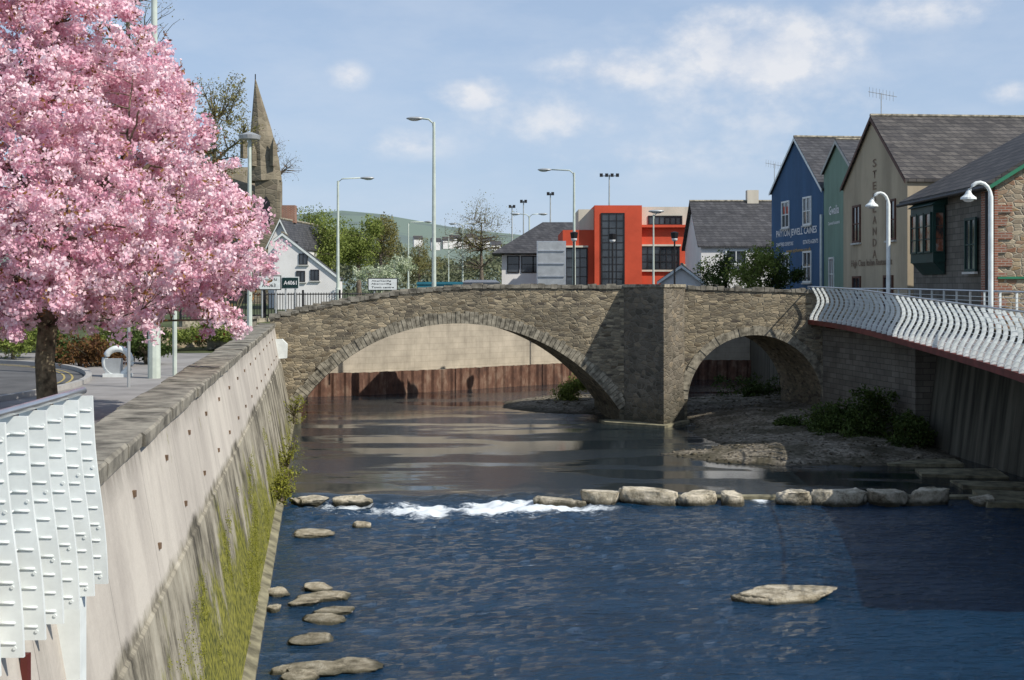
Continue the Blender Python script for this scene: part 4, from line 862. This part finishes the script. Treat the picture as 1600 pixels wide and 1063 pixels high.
sign('small grey sign back on a post near the hedge',188,212,462,487,30,2.9,M['galv'],[],M['whitetext'],posts=1)
t=thing('signpost','slim pale post beside the pavement','post',(X(273,34),34,2.9)); part(t,'pole',MB().tube([(X(273,34),34,2.9),(X(273,34),34,Z(452,34))],.06,8),M['gpaint']); part(t,'cap',MB().sphere((X(273,34),34,Z(452,34)),.07,(1,1,.6)),M['galv'])
mf=thing('iron_railing','black iron railings along the road beyond the bridge','railing',(-8,61,3.9)); mb=MB(); pl=[(-14.5,56),(-9.5,61.2),(-4.9,65.9),(-1.5,69.0)]
P=[Vector((x,y,0)) for x,y in smooth_pl(pl,1)]; DD=[0]
for a,b in zip(P[:-1],P[1:]): DD.append(DD[-1]+(b-a).length)
s=0
while s<DD[-1]:
    p,_n=at(s,DD,P); mb.box((p.x,p.y,4.45),(.03,.03,1.15)); s+=.16
part(mf,'bars',mb,M['black']); 
for z in(3.98,4.95): part(mf,'rail',MB().tube([(p.x,p.y,z) for p in P],.035,6),M['black'])
s=0
while s<DD[-1]: p,_n=at(s,DD,P); part(mf,'post',MB().box((p.x,p.y,4.5),(.09,.09,1.3)),M['black']); s+=2.2
mb=MB(); strip(mb,[(p.x,p.y) for p in P],-.15,.15,2.9,3.86); solo('plinth_wall',mb,M['ring'],(-8,61,3),'low grey plinth wall carrying the iron railings','wall')
car=thing('parked_car','silver car showing its roof above the parapet','car',(X(765,60),60,3.9)); cx=X(765,60)
part(car,'body',MB().prism([(cx-1.9,59.2,4.15),(cx+1.9,59.2,4.15),(cx+2.0,59.2,4.55),(cx+1.7,59.2,4.75),(cx+1.0,59.2,4.85),(cx-1.0,59.2,4.9),(cx-1.9,59.2,4.8),(cx-2.0,59.2,4.5)],(0,1.7,0)),M['carpaint'])
part(car,'window',MB().prism([(cx-1.5,59.3,4.85),(cx+1.0,59.3,4.85),(cx+.45,59.3,5.5),(cx-1.2,59.3,5.5)],(0,1.5,0)),M['glass'])
part(car,'roof',MB().prism([(cx-1.25,59.28,5.5),(cx+.5,59.28,5.5),(cx+.3,59.28,5.62),(cx-1.1,59.28,5.62)],(0,1.54,0)),M['carpaint'])
for k in(-1.2,1.2):
    for yy in(59.15,60.8): part(car,'wheel',MB().tube([(cx+k,yy,4.22),(cx+k,yy+.2,4.22)],.32,14),M['tyre'])
solo('hoarding',MB().box((X(700,75),75,4.75),(3.6,.1,1.7)).box((X(700,75),74.93,5.5),(3.7,.06,.1)),M['teal'],(X(700,75),75,3.9),'teal boarded fence beside the road','fence')
rx,ry=X(184,33.5),33.5; mb=MB(); pts=[(rx+.34*math.cos(a),ry,3.32+.34*math.sin(a)) for a in np.linspace(0,2*math.pi,25)]
t=thing('litter_bin','round white ring-shaped bin on the pavement','bin',(rx,ry,2.92)); part(t,'ring',mb.tube(pts,.085,8),M['wpaint'],smooth=True); part(t,'base',MB().box((rx,ry,2.96),(.7,.3,.1)),M['wpaint']); part(t,'bin_body',MB().box((rx-.1,ry+.02,3.2),(.4,.2,.4)),M['galv'])
# ---------------------------------------------------------------- background vegetation
for i,(px,py,Y,r,m_,lab) in enumerate([(20,530,42,(1.8,1.2,.75),'leafmid','clipped green hedge shrub by the road'),(-60,520,43,(2,1.2,1.0),'leafdark','dark green shrub by the road'),(145,552,38,(1.35,1,.62),'redleaf','low reddish shrub by the road'),(100,545,40,(1.1,1,.6),'leafdark','dark green shrub by the road'),(228,542,39,(1.0,.9,.6),'leafdark','dark green shrub beside the lamp post'),(180,525,44,(1.3,1,.7),'leafmid','pale green shrub by the road'),(310,522,47,(1.4,.8,.5),'leafmid','green shrub beside the low wall'),(60,505,46,(2,1,.8),'redleaf','brownish shrub by the road')]):
    bush(lab,(X(px,Y),Y,Z(py,Y)),r,M[m_],240,16,.05,.16,100+i,group='shrubs in the roadside bed')
for i,(px,py,Y,r,m_,lab,nn_) in enumerate([(1350,655,43.5,(1.9,1.2,1.1),'leafdark','dense dark green bush on the river bank',480),(1300,665,45,(1.2,1.0,.8),'leafdark','dark green bush on the river bank',240),(1415,670,41.5,(1.0,1,.9),'leafdark','dark green bush against the river wall',240),(892,608,56.5,(.95,.8,.6),'leafmid','bright green bush under the arch',160),(1235,665,46,(.6,.5,.35),'leafdark','small bush on the gravel',60),(1190,600,58,(2.2,1.2,.9),'leafdark','dark bush behind the small arch',200)]):
    bush(lab,(X(px,Y),Y,Z(py,Y)),r,M[m_],nn_,20,.055,.2,120+i)
for i,(px,Y,w_) in enumerate([(1135,62,1.3),(1175,60,1.7),(1215,61,1.4)]):
    bush('loose green shrub above the bridge parapet',(X(px,Y),Y,Z(425,Y)),(w_,1.1,1.15),M['leafdark'] if i!=1 else M['leafmid'],260,16,.06,.22,140+i,group='shrubs behind the bridge')
TR=[(510,92,390,(2.6,2.4,2.4),'leafmid','green-budding tree behind the white house',220),(560,97,385,(2.6,2.2,2.7),'leafmid','bright green spring tree beside the road',260),(595,115,380,(2.4,2.2,2.9),'leafbud','olive budding tree beside the road',200),(485,120,365,(3.2,2.5,3),'leafmid','pale green tree near the church',200),(655,170,405,(3.5,3,3.2),'leafbud','brown budding tree by the road',160)]
for i,(px,Y,py,r,m_,lab,nc) in enumerate(TR):
    tree(lab,(X(px,Y),Y,3.9),0,(X(px,Y),Y,Z(py,Y)),r,M[m_],M['bark2'],.2,nc*2,14,.09,.42,200+i,120)
bush('rounded bush covered in white blossom beside the road',(X(600,80),80,Z(432,80)),(1.9,1.6,1.35),M['whiteblos'],360,16,.07,.22,300)
tree('bare winter tree with fine brown branches',(X(752,130),130,3.9),0,(X(752,130),130,Z(368,130)),(3.8,3,4.2),M['leafbud'],M['bark2'],.24,900,4,.07,.5,301,850,tw_r=.05,nl=14,lr=.55)
tree('tall budding tree behind the blossom beside the church',(X(335,85),85,3.5),0,(X(335,85),85,Z(215,85)),(3.0,3,4.6),M['leafbud'],M['bark'],.3,700,8,.075,.35,302,520,tw_r=.035)
tree('bare tree behind the church',(X(435,125),125,3.9),0,(X(432,125),125,Z(260,125)),(2.6,2.4,3.6),M['leafbud'],M['bark2'],.25,300,1,.06,.4,303,300,tw_r=.04)
tree('tall bare tree behind the blossom',(X(205,60),60,3.5),0,(X(200,60),60,Z(40,60)),(2.6,2.4,3.5),M['leafbud'],M['bark'],.25,300,2,.06,.4,304,300,tw_r=.03)
rg=np.random.default_rng(9); c=[]
for _ in range(2600):
    px=rg.uniform(430,1250); Y=rg.uniform(260,420); top=376+18*math.sin(px*.02)+14*noise.noise((px*.03,0,0)); hh=(450-top)*Y/2000*.85
    c.append((X(px,Y),Y,3.9+rg.random()**.6*hh))
leafobj('distant_wood',c,14,1.9,.45,M['wood_far'],meta=dict(label='far belt of mixed trees below the green hill',category='trees',kind='stuff'),seed=9)
print('done')
